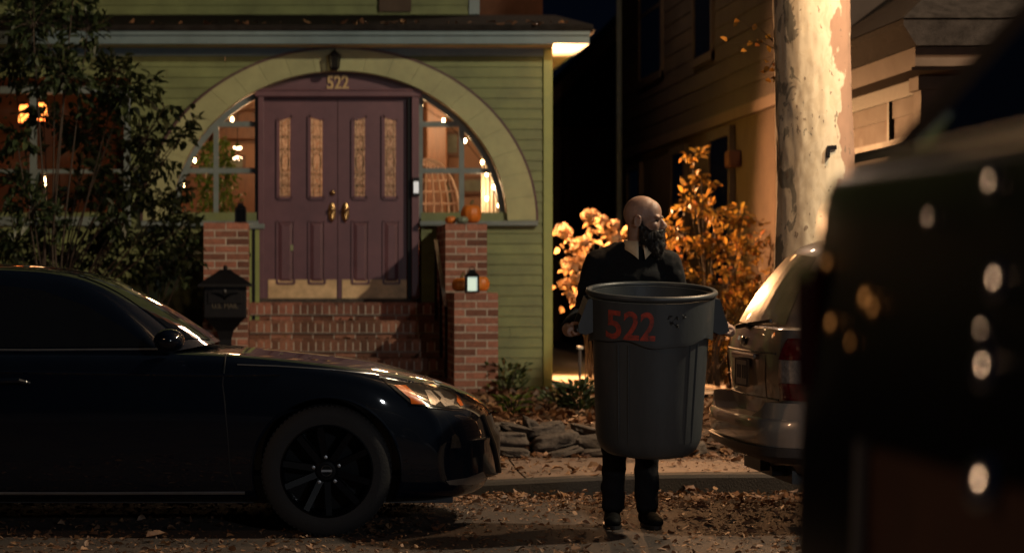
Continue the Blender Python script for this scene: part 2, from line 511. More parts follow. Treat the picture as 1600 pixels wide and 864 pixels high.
rb = [p + Vector((0, .16, 0)) for p in ra]; jb.strip(ra, rb)
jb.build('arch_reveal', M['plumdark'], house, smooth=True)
# window frames in the arch
def ell_frame(mb, a, b, w, y0, y1, x0, x1):
    """part of an elliptical frame between x0 and x1"""
    P = []
    for i in range(121):
        t = PI * i / 120; x = CX + a * math.cos(t)
        if x0 <= x <= x1: P.append((t, x))
    for (t0, _), (t1, _) in zip(P[:-1], P[1:]):
        q = [(CX + (a - w) * math.cos(t0), ZB + (b - w) * math.sin(t0)), (CX + a * math.cos(t0), ZB + b * math.sin(t0)),
             (CX + a * math.cos(t1), ZB + b * math.sin(t1)), (CX + (a - w) * math.cos(t1), ZB + (b - w) * math.sin(t1))]
        mb.prism(q, y0, y1)
FY0, FY1 = DH + .12, DH + .18
PH = .045
for side in (1, -1):
    def sx(px): return CX + side * (hx(px) - CX)
    x_in = sx(657); x_out = CX + side * AI
    win = MB()
    ell_frame(win, AI, BI, .06, FY0, FY1, min(x_in, x_out), max(x_in, x_out))
    def vbar(pa, pb, z0, z1):
        xa, xb = sorted((sx(pa), sx(pb))); win.box(xa, xb, FY0 + .004, FY1 - .004, z0, z1)
    vbar(656, 662, ZB - .02, ZB + BI * math.sqrt(1 - ((hx(659) - CX) / AI) ** 2) - .02)
    vbar(719, 727, ZB + .02, ZB + BI * math.sqrt(1 - ((hx(723) - CX) / AI) ** 2) - .03)
    for py in (193, 266):
        zz = hz(py); e = ell_x(AI, BI, zz) - .03
        xa, xb = sorted((sx(660), CX + side * e)); win.box(xa, xb, FY0 + .007, FY1 - .007, zz - .028, zz + .028)
    xa, xb = sorted((sx(656), CX + side * (AI - .01))); win.box(xa, xb, FY0 - .003, FY1, ZB - .02, ZB + .045)
    wf = win.build('window', M['frame'], house)
    g = MB(); P = [(sx(657), ZB)]
    for i in range(31):
        x = hx(657) - CX + (AI - .03 - (hx(657) - CX)) * i / 30
        P.append((CX + side * x, ZB + (BI - .02) * math.sqrt(max(0, 1 - (x / AI) ** 2))))
    P.append((CX + side * (AI - .03), ZB))
    g.add([(x, DH + .15, zz) for x, zz in P], [tuple(range(len(P)))]); g.build('pane', M['pane'], wf)
# left wide window
win = MB()
win.box(WL0, WL1, DH - .03, DH + .08, WLZ1 - .07, WLZ1); win.box(WL0, WL1, DH - .05, DH + .08, ZB - .05, ZB + .04)
for x in (WL0 + .04, hx(-240), hx(-90), hx(52), WL1 - .04): win.box(x - .035, x + .035, DH - .026, DH + .076, ZB + .04, WLZ1 - .07)
win.box(WL0, WL1, DH + .0, DH + .05, hz(268) - .02, hz(268) + .02)
wf = win.build('window', M['frame'], house)
g = MB(); g.add([(WL0, DH + .03, ZB), (WL1, DH + .03, ZB), (WL1, DH + .03, WLZ1), (WL0, DH + .03, WLZ1)], [(0, 1, 2, 3)]); g.build('pane', M['pane'], wf)
s_ = MB(); s_.box(hx(655), CX + AO + .02, DH - .10, DH + .12, ZB - .055, ZB - .004); s_.build('window_sill', M['frame'], house, bevel=.006); s_ = MB(); s_.box(CX - AO - .02, hx(404), DH - .10, DH + .12, ZB - .055, ZB - .004)
s_.build('window_sill', M['frame'], house, bevel=.006)
s_ = MB(); s_.box(hx(655), 2.5, DH + .10, DH + .5, ZB - .06, ZB - .008); s_.build('inner_sill', M['frame'], house); s_ = MB(); s_.box(-1.1, hx(404), DH + .10, DH + .5, ZB - .06, ZB - .008); s_.build('inner_sill', M['frame'], house)
# door frame, tympanum, number
X0, X1 = hx(403), hx(655)
fr = MB()
fr.box(X0, hx(412), DH + .02, DH + .22, ZF, hz(150)); fr.box(hx(643.5), X1, DH + .02, DH + .22, ZF, hz(150))
fr.box(X0 - .03, X1 + .03, DH - .0, DH + .22, hz(151), hz(140)); fr.box(X0 - .02, X1 + .02, DH - .02, DH + .1, hz(142), hz(139))
fr.box(hx(412), hx(643.5), DH + .06, DH + .2, hz(153.5), hz(151))
dfr = fr.build('door_frame', M['plum'], house, bevel=.005)
b = MB(); b.box(hx(637.5), hx(643.5), DH + .05, DH + .2, ZF, hz(153)); b.build('shadow_gap', M['dark'], dfr); b = MB(); b.box(hx(398), hx(403), DH + .05, DH + .19, ZF, hz(150)); b.build('shadow_gap', M['dark'], dfr); b = MB(); b.box(hx(526), hx(530), DH + .168, DH + .18, ZF, hz(153)); b.build('astragal', M['plumdark'], dfr)
ty = MB(); P = []
zt = hz(141); e = ell_x(AI, BI, zt)
for i in range(41):
    x = -e + 2 * e * i / 40; P.append((CX + x, ZB + BI * math.sqrt(1 - (x / AI) ** 2) - .0))
ty.prism(P[::-1], DH + .08, DH + .12); ty.build('arch_panel', M['plum'], house)
P2 = MB()
for q in range(40):
    (xa, za), (xb, zb) = P[q], P[q + 1]; P2.bar((xa, DH + .07, za - .02), (xb, DH + .07, zb - .02), .03, .03, up=(0, 1, 0))
P2.build('arch_panel_bead', M['plumdark'], house)
t = MB(); solid_text(t, '522', .2, (hx(528), DH + .06, hz(138.5)), (1, 0, 0), (0, 0, 1), .0, .006, 0, .78)
tv = list(t.v); tf = list(t.f)
t.add([(x, y + .02, zz) for x, y, zz in tv], tf)
t.build('house_number', M['sand'], house, recalc=False)
th = MB(); th.box(hx(405), hx(650), DH - .06, DH + .2, ZF - .03, ZF + .012); th.build('threshold', M['stone'], house)
# porch lantern under the arch apex (unlit)
ln = thing('wall_lantern', 'small dark unlit lantern fixed above the door number', 'lantern', (hx(522), DH - .1, hz(97)))
lx, lz = hx(522), hz(98)
b = MB(); b.box(lx - .035, lx + .035, DH - .10, DH - .075, lz - .09, lz + .09); b.build('back_plate', M['dark'], ln)
b = MB(); T = Matrix.Translation((lx, DH - .19, lz))
b.lathe([(.0, .115), (.015, .1), (.03, .085), (.075, .05), (.07, .045), (.0, .045)], 6, T); b.lathe([(0, -.1), (.02, -.1), (.05, -.08), (.052, -.07), (0, -.07)], 6, T)
for q in range(6):
    a = q * PI / 3; b.bar((lx + .062 * math.cos(a), DH - .19 + .062 * math.sin(a), lz + .05), (lx + .048 * math.cos(a), DH - .19 + .048 * math.sin(a), lz - .075), .008, .008)
b.bar((lx, DH - .09, lz + .11), (lx, DH - .19, lz + .11), .014, .014); b.build('cage', M['dark'], ln)
b = MB(); b.lathe([(.056, .044), (.044, -.07)], 6, T); b.build('lantern_glass', M['leaded'], ln)
# door leaves
def leaf_door(x0, x1, lights, panels, kick, hand, name_side):
    y0, y1 = DH + .12, DH + .165
    zt = hz(153.5); d = MB(); zb = hz(309); cuts = []
    for (pa, za, pb, zb2) in lights: cuts.append((hx(pa), hz(za), hx(pb), hz(zb2)))
    xs = [x0] + [c for q in cuts for c in (q[0], q[2])] + [x1]
    for i in range(0, len(xs), 2): d.box(xs[i], xs[i + 1], y0, y1, ZF + .014, zt)
    for (xa, za, xb, zb2) in cuts:
        d.box(xa, xb, y0 + .001, y1, ZF + .014, zb)
        d.prism([(xa, za), (xb, zb2), (xb, zt), (xa, zt)], y0 + .001, y1)
    door = d.build('door', M['plum'], house)
    mo = MB()
    for (xa, za, xb, zb2) in cuts:        # raised moulding round each light
        for p, q in (((xa, zb), (xa, za)), ((xb, zb), (xb, zb2)), ((xa, za), (xb, zb2)), ((xa, zb), (xb, zb))):
            mo.bar((p[0], y0 - .010, p[1]), (q[0], y0 - .010, q[1]), .035, .03, up=(0, 1, 0))
    for pa, pb in panels:                 # raised lower panels
        xa, xb = hx(pa), hx(pb); za, zb3 = hz(443), hz(345)
        for p, q in (((xa, za), (xa, zb3)), ((xb, za), (xb, zb3)), ((xa, zb3), (xb, zb3)), ((xa, za), (xb, za))):
            mo.bar((p[0], y0 - .007, p[1]), (q[0], y0 - .007, q[1]), .022, .02, up=(0, 1, 0))
        mo.add([(xa + .05, y0 - .016, za + .05), (xb - .05, y0 - .016, za + .05), (xb - .05, y0 - .016, zb3 - .05), (xa + .05, y0 - .016, zb3 - .05),
                (xa + .015, y0 - .002, za + .015), (xb - .015, y0 - .002, za + .015), (xb - .015, y0 - .002, zb3 - .015), (xa + .015, y0 - .002, zb3 - .015)],
               [(0, 1, 2, 3), (4, 5, 1, 0), (5, 6, 2, 1), (6, 7, 3, 2), (7, 4, 0, 3)])
    mo.build('moulding', M['plum'], door)
    for (xa, za, xb, zb2) in cuts:
        g = MB(); g.add([(xa, y0 + .02, zb), (xb, y0 + .02, zb), (xb, y0 + .02, zb2), (xa, y0 + .02, za)], [(0, 1, 2, 3)])
        g.build('door_light', M['leaded'], door)
        c = MB(); r = .0042; y = y0 + .012; w = xb - xa; xm = (xa + xb) / 2; hh = min(za, zb2) - zb
        L3 = lambda a, b_: c.tube([(a[0], y, a[1]), (b_[0], y, b_[1])], r, 5)
        for f in (.27, .73): L3((xa + w * f, zb), (xa + w * f, zb + hh))
        for f in (.07, .16, .3, .62, .78, .93): L3((xa, zb + hh * f), (xb, zb + hh * f))
        c.tube([(xm + w * .3 * math.cos(a), y - .003, zb + hh * .46 + hh * .115 * math.sin(a)) for a in [2 * PI * q / 24 for q in range(24)]], r, 5, closed=True)
        for f in (.16, .30, .62, .78):
            zc = zb + hh * f; q = .03
            c.tube([(xm, y - .003, zc + q), (xm + q, y - .003, zc), (xm, y - .003, zc - q), (xm - q, y - .003, zc)], r, 5, closed=True)
        c.build('leading', M['came'], door)
    kp = MB(); kp.box(hx(kick[0]), hx(kick[1]), y0 - .006, y0 - .0015, hz(467), hz(437)); kp.build('kick_plate', M['kick'], door)
    hp = MB(); xx = hx(hand)
    T = Matrix.Translation((xx, y0 - .008, hz(333))) @ Matrix.Scale(.35, 4, (0, 1, 0))
    hp.ell((xx, y0 - .006, hz(331)), (.042, .014, .10)); hp.ell((xx, y0 - .05, hz(327)), (.030, .032, .030))
    hp.tube([(xx, y0, hz(327)), (xx, y0 - .05, hz(327))], .012); hp.tube([(xx, y0 - .02, hz(328)), (xx, y0 - .05, hz(334)), (xx, y0 - .05, hz(341)), (xx, y0 - .014, hz(346))], [.01, .014, .016, .01], 8)
    hp.build('handle', M['brass'], door, smooth=True)
    return door
dl = leaf_door(hx(412), hx(527.6), [(434.5, 186, 456, 180), (483.5, 180, 506.7, 186)], [(433, 460), (483, 508)], (419, 526.5), 519, 'l')
dr = leaf_door(hx(528.6), hx(637.5), [(552, 186, 573.5, 180), (599.5, 180, 622, 186)], [(551, 577), (600, 625)], (535, 637), 540, 'r')
b = MB(); b.ell((hx(520), DH + .11, hz(301)), (.03, .02, .03)); b.ell((hx(520), DH + .085, hz(301)), (.012, .015, .012)); b.build('deadbolt', M['brass'], dl, smooth=True)
b = MB(); b.box(hx(457) - .022, hx(457) + .022, DH + .104, DH + .112, hz(387) - .03, hz(387) + .03); b.build('sticker', M['trimgreen'], dl)
db = MB(); db.box(hx(645), hx(655), DH - .02, DH + .015, hz(306), hz(278)); bell = db.build('doorbell', M['dark'], house)
db = MB(); db.box(hx(646), hx(654), DH - .027, DH - .021, hz(302), hz(284)); db.build('bell_panel', M['bellglow'], bell)
# eaves
XE = 3.2
e = MB(); e.box(-6.6, XE, 22.08, 22.13, 3.765, 3.852); e.box(-6.6, XE + .015, 22.05, 22.13, 3.85, 3.895)
e.box(XE - .02, XE + .02, 22.132, 33, 3.767, 3.88); e.build('fascia', M['fascia'], house)
e = MB(); e.box(-6.6, XE + .07, 22.02, 22.10, 3.893, 3.912); e.box(XE + .022, XE + .075, 22.10, 33, 3.88, 3.91); e.build('gutter', M['roof'], house, bevel=.02)
e = MB(); e.box(-6.6, XE - .02, 22.13, DH + .0, 3.762, 3.79)
for i in range(26): e.box(2.886, XE - .021, DH + .01 + i * .4, DH + .405 + i * .4, 3.764, 3.79)
e.build('soffit', M['soffit'], house)
e = MB(); e.box(-6.4, 2.87, DH - .03, DH - .002, 3.68, 3.762); e.build('frieze_board', M['fascia'], house)
e = MB(); e.prism([(22.06, 3.955), (25.1, 4.43), (25.1, 4.3), (22.06, 3.914)], -6.6, XE + .05, axis='x'); e.box(-6.6, XE + .02, 25.1, 33, 4.2, 4.40); e.build('roof', M['roof'], house)
up = MB(); z = 4.42
while z < 8:
    up.add([(-6.5, 25 - .026, z), (2.25, 25 - .026, z), (2.25, 25 - .004, z + .11), (-6.5, 25 - .004, z + .11), (-6.5, 25, z), (2.25, 25, z)], [(0, 1, 2, 3), (4, 5, 1, 0)]); z += .11
up.box(-6.5, 2.3, 25.0, 32, 4.3, 8.0)
up.build('upper_wall', M['green'], house, recalc=False)
up = MB(); up.box(2.24, 2.36, 24.95, 25.05, 4.42, 8); up.build('upper_corner_board', M['fascia'], house)
up = MB(); up.box(X(592, 25), X(642, 25), 24.93, 24.97, Z(20, 25), Z(-60, 25)); up.build('upper_window_trim', M['ntrim'], house)
up = MB(); up.box(2.36, X(848, 26.5), 26.5, 31, 4.4, 8); up.build('rear_wing', M['npanel'], house)
# the room behind the windows
rm = MB(); RX0, RX1, RY0, RY1, RZ0, RZ1 = -5.2, 2.78, DH + .2, 26.4, ZF, 3.72
rm.add([(RX0, RY1, RZ0), (RX1, RY1, RZ0), (RX1, RY1, RZ1), (RX0, RY1, RZ1), (RX0, RY0, RZ0), (RX1, RY0, RZ0), (RX1, RY0, RZ1), (RX0, RY0, RZ1)],
       [(0, 1, 2, 3), (4, 5, 1, 0), (7, 6, 2, 3), (5, 6, 2, 1), (4, 7, 3, 0)])
rm.box(RX0, WL0, RY0 - .03, RY0 - .02, RZ0, RZ1)
rm.build('room', M['plaster'], house)
for bx in ((RX0, WL1 + .6, DH + .085, DH + .1, RZ0, ZB - .06), (WL1, CX - AO + .12, DH + .085, DH + .1, ZB - .06, RZ1), (CX - AO, hx(398), DH + .185, DH + .2, RZ0, ZB - .06), (hx(657), RX1, DH + .185, DH + .2, RZ0, ZB - .06)):
    rm = MB(); rm.box(*bx); rm.build('inner_lining', M['wood'], house)
for bx in ((X(664, 25.5), X(697, 25.5), 25.3, 26.3, ZF, 3.5), (X(330, 25.6), X(405, 25.6), 26.1, 26.35, 3.05, 3.4), (-1.2, .1, 26.0, 26.3, ZF, Z(262, 26)), (1.2, 1.72, 25.9, 26.3, ZF, 1.95), (.82, 1.5, 24.3, 24.7, ZF, 3.3), (-4.5, -3.2, 25.9, 26.3, ZF, 2.2), (-2.6, -1.9, 25.9, 26.3, ZF, 3.1)):
    rm = MB(); rm.box(*bx); cb = rm.build('cabinet', M['wood'], house, bevel=.02)
for (px, py, w_, h_) in ((352, 262, .5, .3), (385, 205, .25, .3), (705, 225, .22, .3), (740, 290, .3, .22), (690, 305, .3, .5)):
    c = V(px, py, 26.33); rm = MB(); rm.box(c.x - w_ / 2, c.x + w_ / 2, 26.33, 26.37, c.z - h_ / 2, c.z + h_ / 2); pf = rm.build('picture_frame', M['wood'], house)
    rm = MB(); rm.box(c.x - w_ / 2 + .04, c.x + w_ / 2 - .04, 26.322, 26.328, c.z - h_ / 2 + .04, c.z + h_ / 2 - .04); rm.build('picture', M['gourd'], pf)
for y in (23.6, 24.6, 25.6):
    rm = MB(); rm.box(-1.28, 2.75, y, y + .12, 3.52, 3.719); rm.build('ceiling_beam', M['wood'], house)
pw_ = MB(); pw_.box(-1.36, -1.28, RY0 + .02, RY1, ZF, RZ1); pw_.build('partition', M['wood'], house)  # added inner wall, keeps the other room lamps off the left window
cu = MB(); A = []; B = []
for i in range(41):
    x = X(752, 23.2) + (X(800, 23.2) - X(752, 23.2)) * i / 40; y = 23.2 + .04 * math.sin(i * 1.25)
    A.append((x, y, 1.6)); B.append((x, y, 2.75))
cu.strip(A, B); cu.build('curtain', M['curtain'], house, smooth=True, angle=0)

# ------------------------------------------------------------------ brick stoop: real bricks
def brick_block(mb, x0, x1, y0, y1, z0, z1, soldier=False, faces='flr', top=True):
    """bricks (slot 0) standing 4 mm proud of a mortar core (slot 1)"""
    mb.box(x0 + .003, x1 - .003, y0 + .003, y1 - .003, z0, z1 - .003, 1)
    rows = max(1, round((z1 - z0) / .075)) if not soldier else 1
    ph = (z1 - z0) / rows; j = .014
    def run(a0, a1, put, r):
        L = .215 if not soldier else .075
        n = max(1, round((a1 - a0) / L)); L = (a1 - a0) / n
        off = (r % 2) * L / 2
        a = a0 - off
        while a < a1 - .01:
            p, q = max(a0, a), min(a1, a + L)
            if q - p > .03: put(p + (j / 2 if p > a0 else 0), q - (j / 2 if q < a1 else 0))
            a += L
    for r in range(rows):
        za = z0 + r * ph + j / 2; zb = z0 + (r + 1) * ph - j / 2
        rnd = lambda: random.uniform(-.0025, .0025)
        if 'f' in faces: run(x0, x1, lambda p, q: mb.box(p, q, y0 + rnd(), y0 + .05, za, zb), r)
        if 'l' in faces: run(y0 + .052, y1, lambda p, q: mb.box(x0 + rnd(), x0 + .05, p, q, za, zb), r)
        if 'r' in faces: run(y0 + .052, y1, lambda p, q: mb.box(x1 - .05, x1 + rnd(), p, q, za, zb), r)
    if top:
        n = max(1, round((x1 - x0) / .108)); L = (x1 - x0) / n
        for i in range(n): mb.box(x0 + i * L + .004, x0 + (i + 1) * L - .004, y0 + .002, y1 - .002, z1 - .03, z1 + random.uniform(0, .002))
stoop = thing('brick_stoop', 'brick entry steps with stepped brick piers below the plum door', 'steps', (.74, 21.8, .2))
SX0, SX1 = -.26, 1.67
risers = 5; rh = (ZF - .03 - .22) / risers
for i in range(risers):
    zt = ZF - .03 - i * rh; y0 = 22.2 - i * .28
    s_ = MB()
    brick_block(s_, SX0, SX1, y0 - .032, 22.46, zt - .125, zt, soldier=True, faces='f')
    brick_block(s_, SX0, SX1, y0, 22.46, zt - rh - .02, zt - .127, faces='f', top=False)
    s_.build('step', [M['brickold'] if i else M['brick'], M['mortar']], stoop, recalc=False)
def pier(x0, x1, yf, ym, ztop, zlow):
    a = MB(); brick_block(a, x0, x1, ym, 22.46, .2, ztop); a.build('upper_pier', [M['brick'], M['mortar']], stoop, recalc=False)
    c = MB(); brick_block(c, x0, x1, yf, ym - .002, .2, zlow); c.build('lower_pier', [M['brick'], M['mortar']], stoop, recalc=False)
pier(1.675, 2.085, 20.2, 21.25, Z(350, 21.25), Z(458, 20.2))
pier(-.705, -.264, 20.95, 21.25, Z(348, 21.25), Z(470, 20.95))
# rails
rl = thing('handrail', 'black metal handrail leaning along the brick steps beside the pumpkins', 'handrail', (1.62, 21.9, .6))
b = MB(); b.bar(V(681, 376, 22.1), V(697, 480, 21.0), .04, .02); b.build('rail', M['satin'], rl)
b = MB()
for t_ in (0, .5, 1):
    p = V(681, 376, 22.1).lerp(V(697, 480, 21.0), t_); zb = ZF - .03 - rh * min(4, math.floor((22.2 - p.y) / .28 + 1)) if p.y < 22.2 else ZF
    b = MB(); b.bar(p, (p.x, p.y, max(.22, zb)), .025, .025); b.build('baluster', M['dark'], rl)
rl = thing('handrail', 'short dark handrail running down behind the mailbox', 'handrail', (-.28, 21.9, .6))
b = MB(); b.bar(V(389, 398, 22.1), V(348, 440, 20.9), .04, .03); b.build('rail', M['dark'], rl)
b = MB(); p = V(348, 440, 20.9); b.bar(p, (p.x, p.y, .22), .03, .03); b.build('baluster', M['dark'], rl)
ps = thing('rail_post', 'slim olive painted post with a flat cap beside the door', 'post', (X(398, 22.25), 22.25, ZF))
x = X(397, 22.25); b = MB(); b.box(x - .065, x + .055, 22.2, 22.31, ZF - .3, Z(358, 22.25)); b.box(x - .02, x + .012, 22.193, 22.2, ZF - .3, Z(358, 22.25), 1)
b.build('shaft', [M['corner'], M['dark']], ps)
b = MB(); b.box(x - .085, x + .11, 22.17, 22.34, Z(358, 22.25), Z(350, 22.25)); b.build('cap', M['frame'], ps, bevel=.008)
# mailbox
mx, my = X(352, 20.85), 20.85
mbx = thing('mailbox', 'black pedestal mailbox with a pagoda roof before the left brick pier', 'mailbox', (mx, my, .2))
def mzz(py): return Z(py, my)
b = MB(); b.box(mx - .205, mx + .205, my - .16, my + .16, mzz(497), mzz(447)); b.build('box', M['dark'], mbx, bevel=.012)
b = MB(); rp = []
for r, zz in ((.262, mzz(448)), (.255, mzz(444)), (.17, mzz(434)), (.095, mzz(427)), (.05, mzz(421))):
    rp.append([(mx + sx_ * r, my + sy_ * r * .82, zz) for sx_, sy_ in ((-1, -1), (1, -1), (1, 1), (-1, 1))])
for p, q in zip(rp[:-1], rp[1:]): b.strip(p, q, closed=True)
b.add(rp[0], [(0, 1, 2, 3)]); b.add(rp[-1], [(0, 1, 2, 3)]); b.ell((mx, my, mzz(419)), (.022, .022, .03)); b.build('roof', M['dark'], mbx)
b = MB(); b.prism([(mx - .165, mzz(474)), (mx + .165, mzz(474)), (mx + .165, mzz(456)), (mx + .1, mzz(451.5)), (mx - .1, mzz(451.5)), (mx - .165, mzz(456))], my - .172, my - .158)
b.build('flap', M['dark'], mbx, bevel=.004)
b = MB(); b.ell((mx, my - .18, mzz(454.5)), (.014, .012, .014)); b.build('knob', M['satin'], mbx)
b = MB()   # spread eagle relief on the flap
for s2 in (1, -1): b.tube([(mx, my - .174, mzz(463)), (mx + s2 * .06, my - .176, mzz(459)), (mx + s2 * .13, my - .174, mzz(457.5))], [.02, .014, .004], 6)
b.ell((mx, my - .174, mzz(462)), (.02, .01, .04)); b.build('eagle_relief', M['rim'], mbx, smooth=True)
b = MB(); solid_text(b, 'U.S. MAIL', .062, (mx, my - .1635, mzz(481)), (1, 0, 0), (0, 0, 1), 0, .001); b.build('lettering', M['came'], mbx, recalc=False)
b = MB(); rp = [[(mx + sx_ * r, my + sy_ * r * .8, zz) for sx_, sy_ in ((-1, -1), (1, -1), (1, 1), (-1, 1))] for r, zz in ((.19, mzz(497)), (.15, mzz(504)), (.08, mzz(517)), (.06, mzz(530)), (.06, .3), (.16, .24), (.16, .18))]
for p, q in zip(rp[:-1], rp[1:]): b.strip(p, q, closed=True)
b.build('pedestal', M['dark'], mbx)

# ------------------------------------------------------------------ pumpkins, lanterns
def pumpkin(name, label, c, r, h, m='pumpkin', stem=True, tilt=0, ribs=10):
    t = thing(name, label, name, (c[0], c[1], c[2])); b = MB(); nu, nv = 48, 16; vs = []; fs = []
    for jj in range(nv + 1):
        th_ = PI * jj / nv
        for kk in range(nu):
            a = 2 * PI * kk / nu; rib = 1 - .09 * (1 - abs(math.sin(a * ribs / 2))) ** 2 * math.sin(th_)
            rr = r * math.sin(th_) ** .8 * rib; dip = -.12 * h * math.exp(-(math.sin(th_) / .35) ** 2) * math.copysign(1, math.cos(th_))
            vs.append(Vector((c[0] + rr * math.cos(a), c[1] + rr * math.sin(a), c[2] + h / 2 + h / 2 * math.cos(th_) + dip)))
    for jj in range(nv):
        for kk in range(nu): fs.append((jj * nu + kk, jj * nu + (kk + 1) % nu, (jj + 1) * nu + (kk + 1) % nu, (jj + 1) * nu + kk))
    b.add(vs, fs); b.build('body', M[m], t, smooth=True, angle=0)
    if stem:
        b = MB(); z0 = c[2] + h * .93; b.tube([(c[0], c[1], z0 - .03), (c[0] + .005, c[1], z0 + .02), (c[0] + .025, c[1], z0 + .05)], [.022, .015, .017], 7); b.build('stem', M['stem'], t, smooth=True)
    return t
zt = Z(350, 21.25) + .003
pumpkin('pumpkin', 'tall orange pumpkin at the window on top of the upper brick pier', (X(736, 21.6), 21.6, zt), .105, .21)
pumpkin('gourd', 'small grey green gourd beside the tall orange pumpkin', (X(722, 21.42), 21.42, zt), .065, .08, 'gourd', False)
pumpkin('gourd', 'dull orange gourd at the inner edge of the upper brick pier', (X(704, 21.5), 21.5, zt), .055, .085, 'pumpkin', False)
zl = Z(458, 20.2) + .003
pumpkin('pumpkin', 'shaded orange pumpkin left of the lit lantern on the lower pier', (X(721, 20.6), 20.6, zl), .095, .15)
pumpkin('pumpkin', 'smooth orange pumpkin right of the lit lantern on the lower pier', (X(751, 20.45), 20.45, zl), .085, .165, stem=False)
def lantern(label, c, h, lit):
    t = thing('lantern', label, 'lantern', c); r = h * .26; b = MB(); x, y, z0 = c
    b.box(x - r, x + r, y - r, y + r, z0, z0 + h * .07); b.box(x - r, x + r, y - r, y + r, z0 + h * .62, z0 + h * .67)
    for i in (-1, 1):
        for j2 in (-1, 1): b.box(x + i * r * .88 - r * .13, x + i * r * .88 + r * .13, y + j2 * r * .88 - r * .13, y + j2 * r * .88 + r * .13, z0 + h * .07, z0 + h * .62)
    rp = [[(x + i * q, y + j2 * q, zz) for i, j2 in ((-1, -1), (1, -1), (1, 1), (-1, 1))] for q, zz in ((r * 1.1, z0 + h * .66), (r * .5, z0 + h * .82), (r * .5, z0 + h * .88), (r * .3, z0 + h * .92))]
    for p, q in zip(rp[:-1], rp[1:]): b.strip(p, q, closed=True)
    b.add(rp[0], [(0, 1, 2, 3)]); b.add(rp[-1], [(0, 1, 2, 3)])
    b.build('frame', M['dark'], t)
    b = MB(); b.tube([(x + r * .42 * math.cos(a), y, z0 + h * .9 + r * .42 * math.sin(a)) for a in [PI * q / 10 for q in range(11)]], r * .06, 6); b.build('ring', M['dark'], t)
    b = MB(); b.box(x - r * .74, x + r * .74, y - r * .74, y + r * .74, z0 + h * .075, z0 + h * .615); b.build('lamp_glass', M['candle'] if lit else M['carglass'], t)
lantern('black candle lantern glowing pale between two pumpkins', (X(737.5, 20.36), 20.36, zl), .24, True)
lantern('unlit black lantern on top of the left brick pier', (X(376, 21.6), 21.6, Z(348, 21.25) + .003), .22, False)
# ------------------------------------------------------------------ things seen inside the house
def cable_lights(name, label, pts, bulbs, cable=True):
    t = thing(name, label, 'string lights', pts[0])
    if cable:
        b = MB(); b.tube(pts, .004, 5); b.build('cable', M['twig'], t)
    for p in bulbs:
        b = MB(); b.ell(p, (.016, .016, .022), nu=10, nv=6); b.build('bulb', M['bulb'], t, smooth=True)
def win_pts(L, y): return [Vector((hx(px), y, hz(py))) for px, py in L]
SL = 'string lights in the windows'
R_ = win_pts([(661, 162), (696, 186), (730, 218), (757, 252), (764, 271), (775, 291), (783, 320), (787, 336)], DH + .24)
cable_lights('string_lights', 'warm fairy lights following the arch window beside the wicker chair', R_, [R_[0], R_[1], R_[2], R_[3], R_[4], R_[5], R_[6], R_[7], Vector((hx(765), DH + .3, hz(309)))])
L_ = win_pts([(396, 160), (362, 184), (330, 215), (303, 249), (285, 288), (270, 336)], DH + .24)
cable_lights('string_lights', 'warm fairy lights following the arch beside the potted tree', L_, [L_[1], L_[3], L_[4], L_[5]])
b = MB()
lampL = thing('chandelier', 'orange shaded hanging lamp behind the left bush', 'lamp', V(50, 175, 24))
for px, py, w in ((37, 178, .06), (63, 175, .085)):
    c = V(px, py, 24); b = MB(); b.lathe([(w * .75, .09), (w, -.09)], 16, Matrix.Translation(c)); b.build('lamp_shade', M['shade'], lampL, smooth=True)
b = MB(); c = V(50, 160, 24); b.tube([c, c + Vector((0, 0, 3.7 - c.z))], .008, 6); b.tube([V(37, 166, 24), c, V(63, 163, 24)], .008, 6); b.build('rod', M['brass'], lampL)
tl = thing('candle_lamp', 'small warm candle lamp low in the left window', 'lamp', V(70, 310, 23))
c = V(70, 284, 23); b = MB(); b.ell(c, (.02, .02, .045)); b.build('flame', M['bulb'], tl)
b = MB(); b.tube([c - Vector((0, 0, .04)), c - Vector((0, 0, .28))], [.02, .026], 10); b.build('candle', M['curtain'], tl)
wp = V(180, 335, 22.9); pumpkin('pumpkin', 'pumpkin lying inside the left window behind the bush', (wp.x, 22.9, ZB - .02), .11, .17)
b = MB(); b.box(WL0 + .1, WL1 - .05, 22.62, 23.05, ZB - .07, ZB - .02); tag(b.build('window_table', M['wood'], bevel=.01), 'wooden ledge under the left window behind the bush', 'table')
cl = thing('ceiling_lamp', 'pair of white glowing ceiling discs seen above the potted tree', 'lamp', V(371, 238, 25))
for py in (231.5, 247.5):
    c = V(371, py, 25.2); b = MB(); b.ell(c, (.055, .055, .02)); b.build('lamp_disc', M['whitelamp'], cl, smooth=True)
b = MB(); c = V(371, 228, 25.2); b.tube([c, (c.x, c.y, 3.71)], .006, 6); b.tube([c, V(371, 248, 25.2)], .005, 6); b.build('rod', M['dark'], cl)
